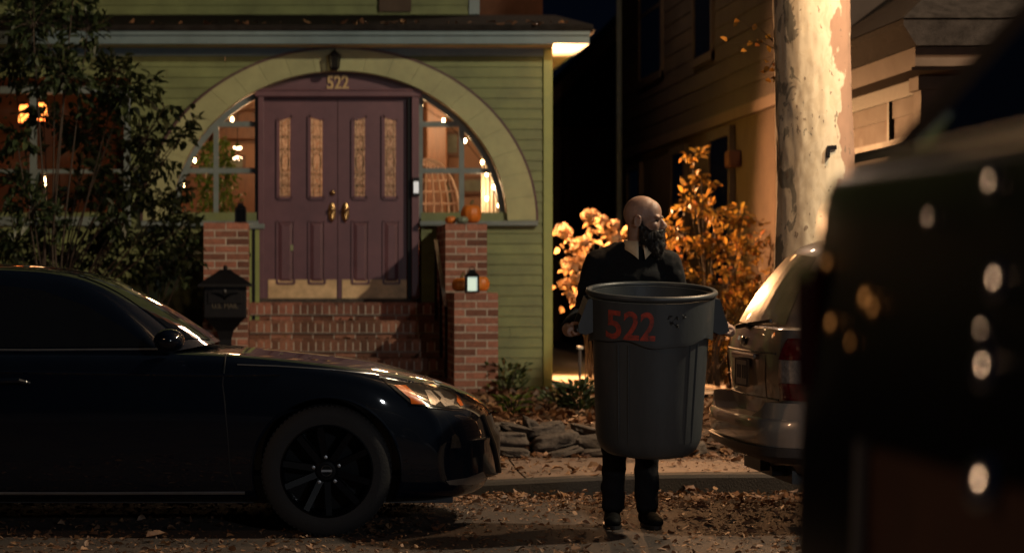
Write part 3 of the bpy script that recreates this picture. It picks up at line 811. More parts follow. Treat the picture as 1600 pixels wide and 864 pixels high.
# potted tree in the left arch window
pt = thing('potted_tree', 'leafy green potted tree inside the left arch window', 'plant', (X(338, 23.1), 23.1, ZF))
pc = V(338, 280, 23.15); b = MB()
b.lathe([(0, 0), (.13, 0), (.17, .3), (.15, .3), (.14, .26), (0, .26)], 20, Matrix.Translation((pc.x, 23.15, ZF))); b.build('pot', M['stone'], pt)
b = MB(); b.tube([(pc.x, 23.15, ZF + .25), (pc.x + .02, 23.15, ZF + .8), (pc.x - .01, 23.15, 2.8)], [.02, .016, .006], 7); b.build('trunk', M['twig'], pt)
b = MB()
for i in range(900):
    col = random.choice((-1, 1)); zz = random.uniform(1.75, 2.85)
    w_ = .17 * (1 - abs(zz - 2.3) / 1.3)
    p = Vector((pc.x + col * .1 + random.gauss(0, w_ * .5), 23.15 + random.gauss(0, .12), zz))
    d = Vector((random.gauss(0, 1), random.gauss(0, 1), random.gauss(-.5, .6))); b.leaf(p, d, (random.gauss(0, .4), random.gauss(-.6, .4), 1), random.uniform(.05, .085), .035)
b.build('foliage', M['gleaf'], pt, recalc=False)
# wicker egg chair in the right arch window
wc = thing('wicker_chair', 'white wicker egg chair inside the right arch window', 'chair', (X(675, 23.3), 23.3, ZF))
b = MB(); c = Vector((X(668, 23.4), 23.45, 1.95)); 
for i in range(13):
    a = PI * i / 12
    b.tube([c + Vector((.36 * math.cos(a) * math.sin(t_), .22 * math.sin(a) * math.sin(t_) + .05, .62 * math.cos(t_) + .1)) for t_ in [PI * q / 14 for q in range(15)]], .011, 5)
for q in range(1, 14):
    t_ = PI * q / 14
    b.tube([c + Vector((.36 * math.cos(a) * math.sin(t_), .22 * math.sin(a) * math.sin(t_) + .05, .62 * math.cos(t_) + .1)) for a in [PI * i / 14 for i in range(15)]], .010, 5)
b.build('basket', M['wicker'], wc, smooth=True)
b = MB(); b.ell(c + Vector((0, .05, -.33)), (.3, .2, .1)); b.build('cushion', M['pumpkin'], wc, smooth=True)
b = MB(); b.tube([c + Vector((0, .26, -.5)), c + Vector((0, .26, -.8))], .02); b.lathe([(0, 0), (.3, 0), (.3, .03), (0, .03)], 20, Matrix.Translation((c.x, c.y + .2, ZF))); b.build('base', M['dark'], wc)

# ------------------------------------------------------------------ neighbour house
NX = 5.12
nb = thing('house', 'tan neighbouring house with a long dark side wall behind the tree', 'house', (NX + 2, 24, .2))
ZBELT = 3.2
def nd(px): return NX * F / (px - VX)
NY0, NY1, NYU = 17.2, 32.0, 19.6
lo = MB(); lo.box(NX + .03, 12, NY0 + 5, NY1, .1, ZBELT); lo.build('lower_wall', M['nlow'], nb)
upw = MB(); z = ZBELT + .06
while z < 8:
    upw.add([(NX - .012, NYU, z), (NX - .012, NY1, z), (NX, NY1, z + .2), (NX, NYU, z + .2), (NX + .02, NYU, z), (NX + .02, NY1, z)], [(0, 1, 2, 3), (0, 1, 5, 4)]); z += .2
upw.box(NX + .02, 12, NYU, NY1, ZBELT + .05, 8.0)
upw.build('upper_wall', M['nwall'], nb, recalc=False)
b = MB(); b.box(NX - .05, NX + .06, NY0, NY1, ZBELT - .07, ZBELT + .05); b.build('belt_trim', M['ntrim'], nb)
def nwin(pa, pb, z0, z1, part='window'):
    ya, yb = nd(pb), nd(pa); f = MB(); w = .1
    f.box(NX - .045, NX + .02, ya - w, ya, z0 - w, z1 + w); f.box(NX - .045, NX + .02, yb, yb + w, z0 - w, z1 + w)
    f.box(NX - .043, NX + .02, ya, yb, z1, z1 + w); f.box(NX - .06, NX + .02, ya - w, yb + w, z0 - w, z0)
    f.box(NX - .035, NX + .02, ya, yb, (z0 + z1) / 2 - .025, (z0 + z1) / 2 + .025)
    o = f.build(part, M['nwall'], nb)
    g = MB(); g.box(NX - .028, NX - .024, ya, yb, z0, z1); g.build('pane', M['ndark'], o)
nwin(1003, 1036, 4.12, 5.9); nwin(1088, 1115, 4.02, 5.9); nwin(1112, 1143, 1.3, 2.98); nwin(1053, 1072, 1.7, 2.95); nwin(984, 1002, 1.9, 2.9)
b = MB(); yy = nd(1152); b.box(NX - .12, NX + .02, yy - .12, yy + .12, Z(262, yy), Z(236, yy)); wl = b.build('wall_lamp', M['npanel'], nb, bevel=.02)
b = MB(); b.tube([(NX - .08, nd(976), .2), (NX - .08, nd(976), 8)], .045, 8); b.build('downpipe', M['frame'], nb)
b = MB(); b.prism([(NY0 - .4, 8.0), (NY1 + .3, 8.0), (NY1 + .3, 8.15), (NY0 - .4, 8.15)], NX - .5, 12.5, axis='x'); b.build('roof', M['roof'], nb)
far = thing('house', 'barely visible dark house far back in the gap between the two houses', 'house', (6.5, 40, .2))
b = MB(); b.box(4.9, 11, 40, 48, .1, 4.2); b.build('wall', M['nlow'], far)
b = MB(); b.prism([(4.6, 4.2), (11.3, 4.2), (7.9, 7.6)], 39.8, 48.2); b.build('roof', M['roof'], far)
b = MB(); b.bar((4.55, 39.75, 4.15), (7.9, 39.75, 7.6), .08, .22); b.build('rake_board', M['ntrim'], far)
# its enclosed front porch
PX, PY0 = 5.22, 17.45
pc = MB(); pc.box(PX, PX + .22, PY0, PY0 + .22, .2, 3.0); pc.box(PX - .03, PX + .25, PY0 - .03, PY0 + .25, 2.88, 3.0); pc.box(PX - .03, PX + .25, PY0 - .03, PY0 + .25, .9, 1.0); pc.build('porch_column', M['ntrim'], nb, bevel=.01)
pc = MB(); pc.box(PX + .04, PX + .18, PY0 + .22, 22, 2.72, 3.02); pc.box(PX + .2, 10, PY0 + .04, PY0 + .18, 2.72, 3.02); pc.build('porch_beam', M['ntrim'], nb)
pc = MB(); pc.box(PX + .06, PX + .16, PY0 + .22, 22, .2, Z(246, 18.6)); pc.box(PX + .22, 10, PY0 + .06, PY0 + .16, .2, 2.0); pc.build('porch_wall', M['ntrim'], nb)
pc = MB(); yb0, yb1 = PX * F / (1418 - VX), PX * F / (1340 - VX)
z0, z1 = Z(222, 18.6), Z(162, 18.6)
pc.box(PX + .02, PX + .08, yb0 - .3, yb1 + .6, z1, z1 + .06); pc.box(PX + .02, PX + .08, yb0 - .3, yb1 + .6, z0 - .05, z0)
for y in (yb0 - .3, yb0 + .62, yb1 + .55): pc.box(PX + .022, PX + .078, y, y + .06, z0, z1)
pw = pc.build('porch_window', M['nteal'], nb)
pc = MB(); pc.box(PX + .05, PX + .06, yb0 - .3, yb1 + .6, z0, z1); pc.build('blind', M['npanel'], pw)
pc = MB(); pc.box(PX + .03, PX + .15, PY0 + .22, 22, Z(147, 18.5) - .02, Z(141, 18.5) + .02); pc.build('porch_rail', M['nteal'], nb)
pc = MB(); ex = X(1430, 16.9)
pc.box(ex, 10.5, 16.9, 17.0, 3.02, 3.17); pc.box(ex, ex + .1, 17.0, 20, 3.02, 3.17); pc.build('porch_fascia', M['ntrim'], nb)
pc = MB(); pc.prism([(ex - .02, 3.172), (10.6, 3.172), (10.6, 3.38), (ex - .12, 3.38), (ex - .12, 3.33)], 16.8, 20.0); pc.build('porch_eave', M['roof'], nb); pc = MB(); pc.add([(ex - .13, 16.78, 3.383), (10.6, 16.78, 3.383), (10.6, 19.0, 4.7), (6.6, 19.0, 4.7), (ex - .13, 21, 3.383), (6.6, 21, 4.7)], [(0, 1, 2, 3), (0, 3, 5, 4)]); pc.build('porch_roof', M['roof'], nb)
pc = MB(); pc.box(ex, 10.5, 17.0, 20.0, 3.0, 3.02); pc.build('porch_ceiling', M['ntrim'], nb)
pc = MB(); pc.prism([(6.0, 4.2), (10.6, 4.2), (10.6, 6.6)], 18.6, 18.7); pc.build('gable', M['nwall'], nb)
a, c = V(1435, 48, 18.4), V(1620, -32, 18.4)
pc = MB(); pc.bar(a, c, .22, .12); pc.build('rake_board', M['ntrim'], nb)

# ------------------------------------------------------------------ sycamore
tr = thing('tree', 'thick sycamore trunk with pale flaking bark behind the parked silver car', 'tree', (X(1262, 15.3), 15.3, .12))
m, nt, bs = nodes('sycamore bark'); L = nt.links.new
tc = N(nt, 'ShaderNodeTexCoord'); mp = N(nt, 'ShaderNodeMapping'); mp.inputs['Scale'].default_value = (1, 1, .55); L(tc.outputs['Object'], mp.inputs[0])
n1 = N(nt, 'ShaderNodeTexNoise', Scale=5.5, Detail=5, Roughness=.6, Distortion=.8); L(mp.outputs[0], n1.inputs['Vector'])
n2 = N(nt, 'ShaderNodeTexNoise', Scale=15, Detail=4, Roughness=.55, Distortion=1.2); L(mp.outputs[0], n2.inputs['Vector'])
n4 = N(nt, 'ShaderNodeTexNoise', Scale=26, Detail=3, Roughness=.5); L(mp.outputs[0], n4.inputs['Vector'])
n3 = N(nt, 'ShaderNodeTexNoise', Scale=2.2, Detail=5, Roughness=.6); L(mp.outputs[0], n3.inputs['Vector'])
sx_ = N(nt, 'ShaderNodeSeparateXYZ'); L(tc.outputs['Object'], sx_.inputs[0])
add = N(nt, 'ShaderNodeMath', operation='MULTIPLY_ADD'); L(sx_.outputs[0], add.inputs[0]); add.inputs[1].default_value = 1.1; L(n3.outputs['Fac'], add.inputs[2])
neg = N(nt, 'ShaderNodeMath', operation='MULTIPLY_ADD'); L(sx_.outputs[0], neg.inputs[0]); neg.inputs[1].default_value = -.55; L(n1.outputs['Fac'], neg.inputs[2])
c1 = mixc(nt, ramp(nt, n2.outputs['Fac'], [(.44, 0), (.5, 1)]), (.64, .555, .405), (.69, .61, .46))
c1 = mixc(nt, ramp(nt, add.outputs[0], [(.665, 0), (.685, 1)]), c1, (.38, .235, .165))
c1 = mixc(nt, ramp(nt, neg.outputs[0], [(.64, 0), (.665, .85)]), c1, (.17, .165, .135))
c1 = mixc(nt, ramp(nt, n4.outputs['Fac'], [(.655, 0), (.675, .8)]), c1, (.20, .15, .11))
L(c1, bs.inputs['Base Color']); bs.inputs['Roughness'].default_value = .8
bp = N(nt, 'ShaderNodeBump', Strength=.12, Distance=.012); L(n4.outputs['Fac'], bp.inputs['Height']); L(bp.outputs[0], bs.inputs['Normal'])
b = MB(); rows = 300; nn = 110; vs = []; fs = []
for i in range(rows + 1):
    zz = .05 + 8.5 * i / rows
    cx_ = X(1258, 15.3) + .055 * zz * .35 + .035 * math.sin(zz * 1.1); r = .275 - .004 * zz + .16 * math.exp(-zz / .35)
    for kk in range(nn):
        a = 2 * PI * kk / nn; rr = r * (1 + .035 * noise.noise((math.cos(a) * 1.2, math.sin(a) * 1.2, zz * .7)) + .012 * noise.noise((math.cos(a) * 5, math.sin(a) * 5, zz * 3)))
        fl_ = noise.noise((math.cos(a) * 2.2, math.sin(a) * 2.2, zz * 1.7)) + .5 * noise.noise((math.cos(a) * 5, math.sin(a) * 5, zz * 4)); rr += .004 * (1 if fl_ > .12 else 0) + .003 * (1 if fl_ > -.25 else 0) + .004 * noise.noise((math.cos(a) * 14, math.sin(a) * 14, zz * 9))
        vs.append((cx_ + rr * math.cos(a), 15.3 + rr * math.sin(a), zz))
for i in range(rows):
    for kk in range(nn): fs.append((i * nn + kk, i * nn + (kk + 1) % nn, (i + 1) * nn + (kk + 1) % nn, (i + 1) * nn + kk))
b.add(vs, fs); b.build('trunk', m, tr, smooth=True, angle=0)
b = MB(); top = Vector((X(1258, 15.3) + .16, 15.3, 8.4)); ends = []
for i in range(7):
    a = i * .9; e = top + Vector((math.cos(a) * 2.2, math.sin(a) * 2.2, 2 + .3 * i)); ends.append(e)
    b.tube([top - Vector((0, 0, .4)), top.lerp(e, .5) + Vector((0, 0, .5)), e], [.17, .09, .03], 8)
b.build('limb', m, tr, smooth=True)
b = MB()
for i in range(900):
    e = random.choice(ends); p = e + Vector([random.gauss(0, .7) for _ in range(3)]); b.leaf(p, [random.gauss(0, 1) for _ in range(3)], (random.gauss(0, .5), random.gauss(0, .5), 1), .16, .13)
b.build('crown', M['yleaf'], tr, recalc=False)
b = MB(); c = V(1295, 240, 15.0); b.bar((c.x, 15.02, c.z - .03), (c.x, 15.02, c.z + .04), .02, .03); b.bar((c.x, 15.02, c.z + .04), (c.x + .06, 15.04, c.z + .045), .02, .03); b.build('nail_bracket', M['dark'], tr)

# ------------------------------------------------------------------ shrubs
def shrub(name, label, cat, root, clumps, D, dy, nleaf, L, m, stems=None, droop=-.2, aspect=.55, up=1., thick=.012, group=None):
    t = thing(name, label, cat, root, group); rt = Vector(root); st = MB(); lf = MB()
    for (px, py, pr) in clumps:
        s = F / D; cen = Vector((X(px, D), D + random.uniform(-dy, dy), Z(py, D))); R = pr / s
        fork = rt.lerp(cen, .45) + Vector((random.gauss(0, .06), random.gauss(0, .06), .12)); fork.x = rt.x + (cen.x - rt.x) * random.uniform(.15, .4)
        st.tube([rt + Vector((random.gauss(0, .06), random.gauss(0, .05), 0)), fork, cen], [thick, thick * .7, thick * .3], 6)
        k = int(nleaf * (R / .35) ** 2)
        for tw in range(max(2, k // 9)):
            d = Vector((random.gauss(0, 1), random.gauss(0, .8), random.gauss(.1, .8))).normalized(); e = cen + d * R * random.uniform(.5, 1.15)
            st.tube([cen, cen.lerp(e, .5) + Vector((0, 0, .03)), e], [thick * .3, thick * .2, thick * .12], 4, caps=False)
            for q in range(9):
                f = random.uniform(.25, 1.05); p = cen.lerp(e, f) + Vector([random.gauss(0, .025) for _ in range(3)])
                dd = d + Vector((random.gauss(0, .7), random.gauss(0, .7), droop + random.gauss(0, .4))); ll = L * random.uniform(.4, 1.3)
                lf.leaf(p, dd, (random.gauss(0, .45), random.gauss(-.15, .45), up), ll, ll * aspect)
    st.build('branch', M['twig'], t, smooth=True); lf.build('foliage', m, t, recalc=False)
    return t
shrub('bush', 'tall dark leafy bush growing in front of the wide lit window', 'bush', (X(80, 19.6), 19.6, .25),
      [(60, 50, 60), (140, 55, 45), (10, 100, 55), (170, 105, 45), (110, 130, 60), (200, 150, 50), (30, 220, 40), (255, 165, 25), (130, 210, 60), (225, 215, 50), (285, 215, 28), (250, 250, 35), (300, 190, 18), (275, 300, 30), (300, 340, 22), (60, 180, 40), (90, 100, 45), (175, 180, 40), (60, 330, 45), (20, 370, 40), (175, 280, 50), (225, 300, 45), (120, 300, 45), (20, 285, 40), (85, 350, 45), (255, 325, 25), (185, 350, 40), (40, 10, 60), (120, 5, 40)],
      19.6, .5, 330, .095, M['dleaf'], thick=.013)
shrub('bush', 'low dark bush spreading beside the left brick pier and the mailbox', 'bush', (X(240, 20.2), 20.2, .25),
      [(225, 385, 40), (270, 365, 40), (295, 400, 32), (250, 420, 45), (195, 420, 40), (150, 400, 40), (300, 350, 18), (110, 420, 40), (60, 400, 40), (15, 405, 40), (150, 370, 35)], 20.2, .25, 420, .085, M['dleaf'])
shrub('bush', 'tall yellowing shrub glowing orange behind the man', 'bush', (X(1110, 22.3), 22.3, .2),
      [(1085, 245, 20), (1090, 285, 26), (1080, 325, 34), (1120, 330, 30), (1060, 370, 38), (1110, 385, 42), (1155, 345, 28), (1180, 350, 18), (1160, 400, 40), (1060, 420, 36), (1120, 450, 45), (1075, 480, 42), (1165, 470, 36), (1120, 530, 42), (1080, 560, 40), (1155, 560, 38), (1192, 385, 22), (1190, 430, 28), (1042, 450, 28), (1180, 520, 34)],
      22.3, .3, 270, .085, M['yleaf'], thick=.012)
# hydrangea with dried heads
hy = thing('hydrangea', 'hydrangea with round dried flower heads glowing beside the house corner', 'hydrangea', (X(930, 23.1), 23.1, .2))
st = MB(); lf = MB(); fl = MB()
for (px, py, pr) in [(880, 361, 14), (921, 336, 13), (941, 344, 9), (960, 352, 9), (900, 385, 13), (912, 378, 10), (892, 412, 15), (915, 410, 15), (905, 437, 16), (897, 466, 11), (962, 374, 9), (888, 442, 9)]:
    D = 23.1 + random.uniform(-.15, .25); c = V(px, py, D); R = pr / (F / D)
    st.tube([(X(930, 23.1) + random.gauss(0, .05), 23.1, .2), (c.x * .6 + X(935, 23.1) * .4, D, c.z - .35), c], [.008, .006, .004], 5)
    pr *= .9; sq = random.uniform(.6, .9)
    for i in range(80):
        d = Vector([random.gauss(0, 1) for _ in range(3)]).normalized(); p = c + Vector((d.x, d.y, d.z * sq)) * R * random.uniform(.35, 1.15)
        for q in range(3):
            dd = d.cross(Vector([random.gauss(0, 1) for _ in range(3)])); fl.leaf(p, dd, d, .035, .03)
    for i in range(13):
        p = c + Vector((random.gauss(.02, .075), random.gauss(0, .08), -random.uniform(-.02, .20))); lf.leaf(p, (random.gauss(0, 1), random.gauss(0, .7), random.gauss(-.3, .5)), (random.gauss(0, .4), random.gauss(0, .5), 1), random.uniform(.07, .12), .07)
st.build('stalk', M['twig'], hy); fl.build('flower_heads', M['petal'], hy, recalc=False); lf.build('foliage', M['pleaf'], hy, recalc=False)
# sparse hanging twig in front of the neighbour wall
tw = thing('twig', 'thin bare twig with a few yellow leaves left of the tree trunk', 'twig', V(1222, 85, 15.4))
b = MB(); lf = MB(); a = V(1228, 85, 15.35)
for e in (V(1145, 68, 15.6), V(1150, 30, 15.7), V(1190, 60, 15.5), V(1210, 105, 15.4), V(1195, 118, 15.4)):
    b.tube([a, a.lerp(e, .5) + Vector((0, 0, .05)), e], [.006, .004, .002], 5)
    for i in range(5 if e.x > X(1180, 15.4) else 4):
        p = a.lerp(e, random.uniform(.6, 1)) + Vector([random.gauss(0, .035) for _ in range(3)]); lf.leaf(p, (random.gauss(0, 1), random.gauss(0, .6), random.gauss(-.4, .5)), (0, -1, .6), random.uniform(.045, .07), .04)
b.build('branch', M['twig'], tw); lf.build('foliage', M['yleaf'], tw, recalc=False)
# low plants in the bed
def low_plant(label, px, py, D, n, Lf, m, h, w, name='plant'):
    c = V(px, py, D); zg = yard_z(c.x, D); t = thing(name, label, name, (c.x, D, zg)); b = MB()
    for i in range(n):
        a = random.uniform(0, 2 * PI); r = w * random.random() ** .7; p = Vector((c.x + math.cos(a) * r * .5, D + math.sin(a) * r * .5, zg + random.uniform(0, h)))
        b.leaf(p, (math.cos(a), math.sin(a), random.uniform(.1, 1.1)), (random.gauss(0, .3), random.gauss(-.4, .3), 1), Lf * random.uniform(.6, 1.2), Lf * .4)
    b.build('foliage', m, t, recalc=False)
    b = MB()
    for i in range(10):
        a = random.uniform(0, 2 * PI); b.tube([(c.x, D, zg - .02), (c.x + math.cos(a) * w * .3, D + math.sin(a) * w * .3, zg + h * .9)], .004, 4)
    b.build('stem', M['twig'], t)
low_plant('ragged reddish green plant at the foot of the right brick pier', 790, 625, 20.3, 170, .09, M['bed'], .28, .45)
low_plant('small bright green plant among the leaves behind the edging stones', 800, 655, 17.2, 45, .09, M['gleaf'], .12, .2)
low_plant('dark spiky plant between the house corner and the bin', 905, 640, 17.6, 190, .10, M['dleaf'], .2, .36)
low_plant('weedy plant behind the tall edging stone', 870, 632, 18.6, 60, .07, M['bed'], .12, .3)
# path light stake
sk = thing('garden_light', 'thin metal path light stake beside the bin', 'garden light', V(906, 612, 19.5))
p = V(906, 600, 19.5); b = MB(); b.tube([(p.x, 19.5, .25), (p.x, 19.5, Z(572, 19.5))], .011, 8); b.tube([(p.x, 19.5, Z(572, 19.5)), (p.x, 19.5, Z(545, 19.5))], .015, 8); b.build('stake', M['satin'], sk, smooth=True)
b = MB(); b.lathe([(0, .028), (.03, .022), (.034, .0), (.0, .0)], 16, Matrix.Translation((p.x, 19.5, Z(545, 19.5)))); b.build('cap', M['soffit'], sk, smooth=True)
# edging stones
SG = 'edging stones along the bed'
stones = [(790, 678, 64, 26), (850, 663, 55, 22), (866, 681, 66, 30), (925, 683, 55, 30), (806, 661, 50, 14), (830, 657, 22, 24), (800, 699, 46, 16), (843, 690, 20, 18), (880, 699, 50, 14), (930, 699, 46, 14), (915, 664, 40, 16), (985, 686, 60, 28), (1045, 690, 60, 28), (1080, 696, 40, 24), (725, 678, 60, 28), (760, 662, 40, 18), (668, 682, 60, 26), (605, 682, 64, 26)]
slabels = {0: 'long flat edging stone just right of the black car nose', 5: 'small upright stone standing on the row of edging stones', 2: 'broad flat edging stone below the upright one', 3: 'edging stone half hidden behind the left side of the bin',
           1: 'thin slab lying under the upright stone', 4: 'thin flat slab in the upper course nearest the black car', 6: 'low rounded stone lying in front of the edging near the black car', 7: 'small wedge stone between the two largest edging stones', 8: 'low flat stone lying in the leaves before the broad edging stone', 9: 'low stone lying at the foot of the edging beside the bin', 10: 'slab in the upper course nearest the bin'}
for i, (px, py, w, h) in enumerate(stones):
    D = 15.12 + (.12 if py < 670 else 0) - (.16 if py > 695 else 0) + random.uniform(-.03, .03); s = F / D; c = V(px, py + 7, D); b = MB(); nu, nv = 40, 22
    sx2, sy2, sz2 = w / s / 2 * 1.06, random.uniform(.10, .15), h / s / 2 * .80; vs = []; fs = []; off = i * 7.3
    def cub(t): return math.copysign(abs(t) ** .42, t)
    for j2 in range(nv + 1):
        th_ = PI * j2 / nv
        for kk in range(nu):
            a = 2 * PI * kk / nu; q = Vector((cub(math.sin(th_)) * cub(math.cos(a)), cub(math.sin(th_)) * cub(math.sin(a)), cub(math.cos(th_))))
            q *= 1 + .20 * noise.noise(q * 1.1 + Vector((off, 0, 0))) + .12 * noise.noise(q * 3 + Vector((off, 3, 0))) + .04 * abs(noise.noise(q * 7 + Vector((off, 5, 0)))) - .03 * (noise.noise(q * 2.2 + Vector((off, 9, 0))) > .15)
            vs.append((c.x + q.x * sx2, c.y + q.y * sy2, c.z + q.z * sz2 + .03 * q.x * math.sin(off)))
    for j2 in range(nv):
        for kk in range(nu): fs.append((j2 * nu + kk, j2 * nu + (kk + 1) % nu, (j2 + 1) * nu + (kk + 1) % nu, (j2 + 1) * nu + kk))
    b.add(vs, fs); o = b.build('edging_stone', M['stone'], None, smooth=True, angle=55)
    tag(o, slabels.get(i, 'grey field stone in the edging row behind the black car' if px < 780 else 'grey field stone in the edging row behind the bin'), 'stone', SG)

# ------------------------------------------------------------------ fallen leaves
def litter(name, n, region, zfun, Lr=(.035, .085), dens=None, lift=.004):
    b = MB(); x0, x1, y0, y1 = region; c = 0; tries = 0
    while c < n and tries < n * 30:
        tries += 1
        x, y = random.uniform(x0, x1), random.uniform(y0, y1)
        if dens and random.random() > dens(x, y): continue
        z_ = zfun(x, y)
        if z_ is None: continue
        a = random.uniform(0, 2 * PI); L_ = Lr[0] + (Lr[1] * 1.35 - Lr[0]) * random.random() ** 2.2; tl_ = random.gauss(0, .28)
        b.leaf((x, y, z_ + lift + abs(tl_) * .02), (math.cos(a), math.sin(a), tl_), (random.gauss(0, .3), random.gauss(0, .3), 1), L_, L_ * random.uniform(.45, .85), fold=random.uniform(-.35, .6)); c += 1
    return tag(b.build(name, M['litter'], None, recalc=False), kind='stuff')
def drift(x, y):
    nz_ = noise.noise((x * .9, y * 1.4, 5)) * .5 + .5 + .7 * noise.noise((x * 3.1, y * 4.4, 2)); nz_ = max(.02, nz_)
    return min(1, .10 + .9 * math.exp(-((y - 13.3) / .36) ** 2)) * (.25 + nz_ * 1.2) + .13 * nz_
litter('fallen_leaves', 9000, (-4, 5, 9.6, 13.6), road_z, (.015, .048), drift)
litter('fallen_leaves', 11000, (-3.5, 4.6, 9.8, 13.55), road_z, (.008, .026), lambda x, y: .08 + .9 * drift(x, y))
litter('fallen_leaves', 1500, (-3, 5, 13.7, 15.0), walk_z, (.02, .075), lambda x, y: (.12 + .88 * math.exp(-((y - 14.95) / .3) ** 2)) * (noise.noise((x * 1.1, y, 9)) * .7 + .6))
litter('fallen_leaves', 1500, (-3, 5, 13.7, 15.0), walk_z, (.008, .024))
litter('fallen_leaves', 700, (-3, 4, 15.0, 15.4), lambda x, y: yard_z(x, y) + random.uniform(0, .06), (.03, .08))
litter('fallen_leaves', 9000, (-4.5, 5, 15.1, 22), yard_z, (.05, .11), lambda x, y: .15 if (2.95 < x < 4.2 and y > 19.4) else 1)
def step_z(x, y):
    i = math.floor((22.2 - y) / .28) + 1
    if i < 0 or i > 4: return None
    return ZF - .03 - i * rh
litter('fallen_leaves', 110, (SX0, SX1, 20.9, 22.2), lambda x, y: step_z(x, y), (.05, .09), lambda x, y: .1 + .9 * (x > 1.0 and y < 21.4))
litter('fallen_leaves', 60, (-3, 3.2, 22.0, 22.5), lambda x, y: 3.965 + (y - 22.05) * .156, (.05, .1))
litter('fallen_leaves', 1500, (-3, 4.8, 13.38, 13.6), lambda x, y: road_z(x, y) + random.random() ** 2 * .085 * max(0, (y - 13.38) / .22) * (.4 + .9 * abs(noise.noise((x * 1.7, 2, 2)))), (.03, .06))
b = MB()
for px, py in ((237, 845), (228, 847)):
    D = H * F / (py - VY); b.leaf((X(px, D), D, road_z(X(px, D), D) + .03), (1, .4, .25), (0, -.5, 1), .075, .05)
tag(b.build('fallen_leaves', M['litter'], recalc=False), kind='stuff')
# ------------------------------------------------------------------ vehicle helpers
def bvh(o):
    bm = bmesh.new(); bm.from_mesh(o.data); t = BVHTree.FromBMesh(bm); bm.free(); return t


def patch(poly, axis, start, tree, off, h=.03, offset=None):
    """panel cut to a 2-D outline and laid on the body surface: axis 'y' looks along +y, '-y' along -y, 'x' along +x, '-z' from above"""
    off = Vector(offset) if offset is not None else Vector((0, 0, 0))
    bm = bmesh.new(); f = bm.faces.new([bm.verts.new((a, b, 0)) for a, b in poly])
    bmesh.ops.triangulate(bm, faces=[f])
    for _ in range(7):
        es = [e for e in bm.edges if e.calc_length() > h]
        if not es: break
        bmesh.ops.subdivide_edges(bm, edges=es, cuts=1, use_grid_fill=False); bmesh.ops.triangulate(bm, faces=[q for q in bm.faces if len(q.verts) > 3])
    D_ = {'y': Vector((0, 1, 0)), '-y': Vector((0, -1, 0)), 'x': Vector((1, 0, 0)), '-z': Vector((0, 0, -1))}[axis]
    P = {}
    for v in bm.verts:
        a, b = v.co.x, v.co.y
        o = {'y': Vector((a, start, b)), '-y': Vector((a, start, b)), 'x': Vector((start, a, b)), '-z': Vector((a, b, start))}[axis]
        hit = tree.ray_cast(o - off, D_)
        if hit[0] is not None:
            n = hit[1] if hit[1].dot(D_) < 0 else -hit[1]
            P[v.index if False else v] = hit[0] + off + (n * .5 - D_ * .5).normalized() * off_eps[0]
    mb = MB(); idx = {}
    for v, p in P.items(): idx[v] = len(mb.v); mb.v.append(tuple(p))
    for q in bm.faces:
        if all(v in idx for v in q.verts): mb.f.append(tuple(idx[v] for v in q.verts)); mb.m.append(0)
    bm.free(); return mb
off_eps = [.004]


def wheel(c, r, side, parent, spokes=10, width=.115, emblem=True):
    c = Vector(c); T = Matrix.Translation(c) @ Matrix.Rotation(PI / 2 * side, 4, 'X'); w = width
    b = MB(); b.lathe([(r * .69, w * .8), (r * .71, w * .97), (r * .80, w), (r * .92, w * .98), (r * .975, w * .86), (r, w * .55), (r, -w * .55), (r * .97, -w * .9), (r * .69, -w * .9)], 64, T)
    for q in range(72):      # tread blocks on the shoulder
        a = 2 * PI * q / 72; b.box(-r * .022, r * .022, r * .965, r * .992, w * .5, w * .80, M=T @ Matrix.Rotation(a, 4, 'Z'))
    ty = b.build('tyre', M['tyre'], parent, smooth=True)
    b = MB(); b.lathe([(r * .70, w * .82), (r * .715, w * .96), (r * .69, w * .99), (r * .665, w * .85), (r * .64, -w * .6), (0, -w * .6)], 64, T)
    b.lathe([(r * .17, w * .3), (r * .18, w * .62), (r * .14, w * .72), (r * .10, w * .73), (r * .095, w * .66), (0, w * .66)], 32, T)
    for q in range(spokes):
        a = 2 * PI * (q + .15) / spokes; T2 = T @ Matrix.Rotation(a, 4, 'Z'); wd = r * .05; tw = r * .03 * (1 if q % 2 else -1)
        vs = [(-wd, r * .12, w * .6), (wd, r * .12, w * .6), (wd * .8 + tw, r * .672, w * .9), (-wd * 1.0 + tw, r * .672, w * .9),
              (-wd * .8, r * .12, w * .1), (wd * .8, r * .12, w * .1), (wd + tw, r * .672, w * .3), (-wd + tw, r * .672, w * .3)]
        b.add([T2 @ Vector(p) for p in vs], [(0, 1, 2, 3), (4, 7, 6, 5), (0, 4, 5, 1), (1, 5, 6, 2), (2, 6, 7, 3), (3, 7, 4, 0)])
    rm = b.build('rim', M['rim'], ty, smooth=True, angle=30)
    b = MB()
    for q in range(5):
        a = 2 * PI * (q + .3) / 5; b.lathe([(0, w * .8), (r * .028, w * .79), (r * .032, w * .6)], 6, T @ Matrix.Rotation(a, 4, 'Z') @ Matrix.Translation((r * .205, 0, -w * .08)))
    b.build('lug_nut', M['satin'], rm) if False else None
    c2 = MB(); c2.v, c2.f, c2.m = b.v, b.f, b.m
    if emblem:
        c2.lathe([(r * .072, w * .75), (r * .08, w * .78), (r * .088, w * .75)], 28, T); c2.box(-r * .085, r * .085, -r * .016, r * .016, w * .74, w * .77, M=T)
    c2.build('hub_hardware', M['satin'], ty, smooth=True, angle=30)
    return ty


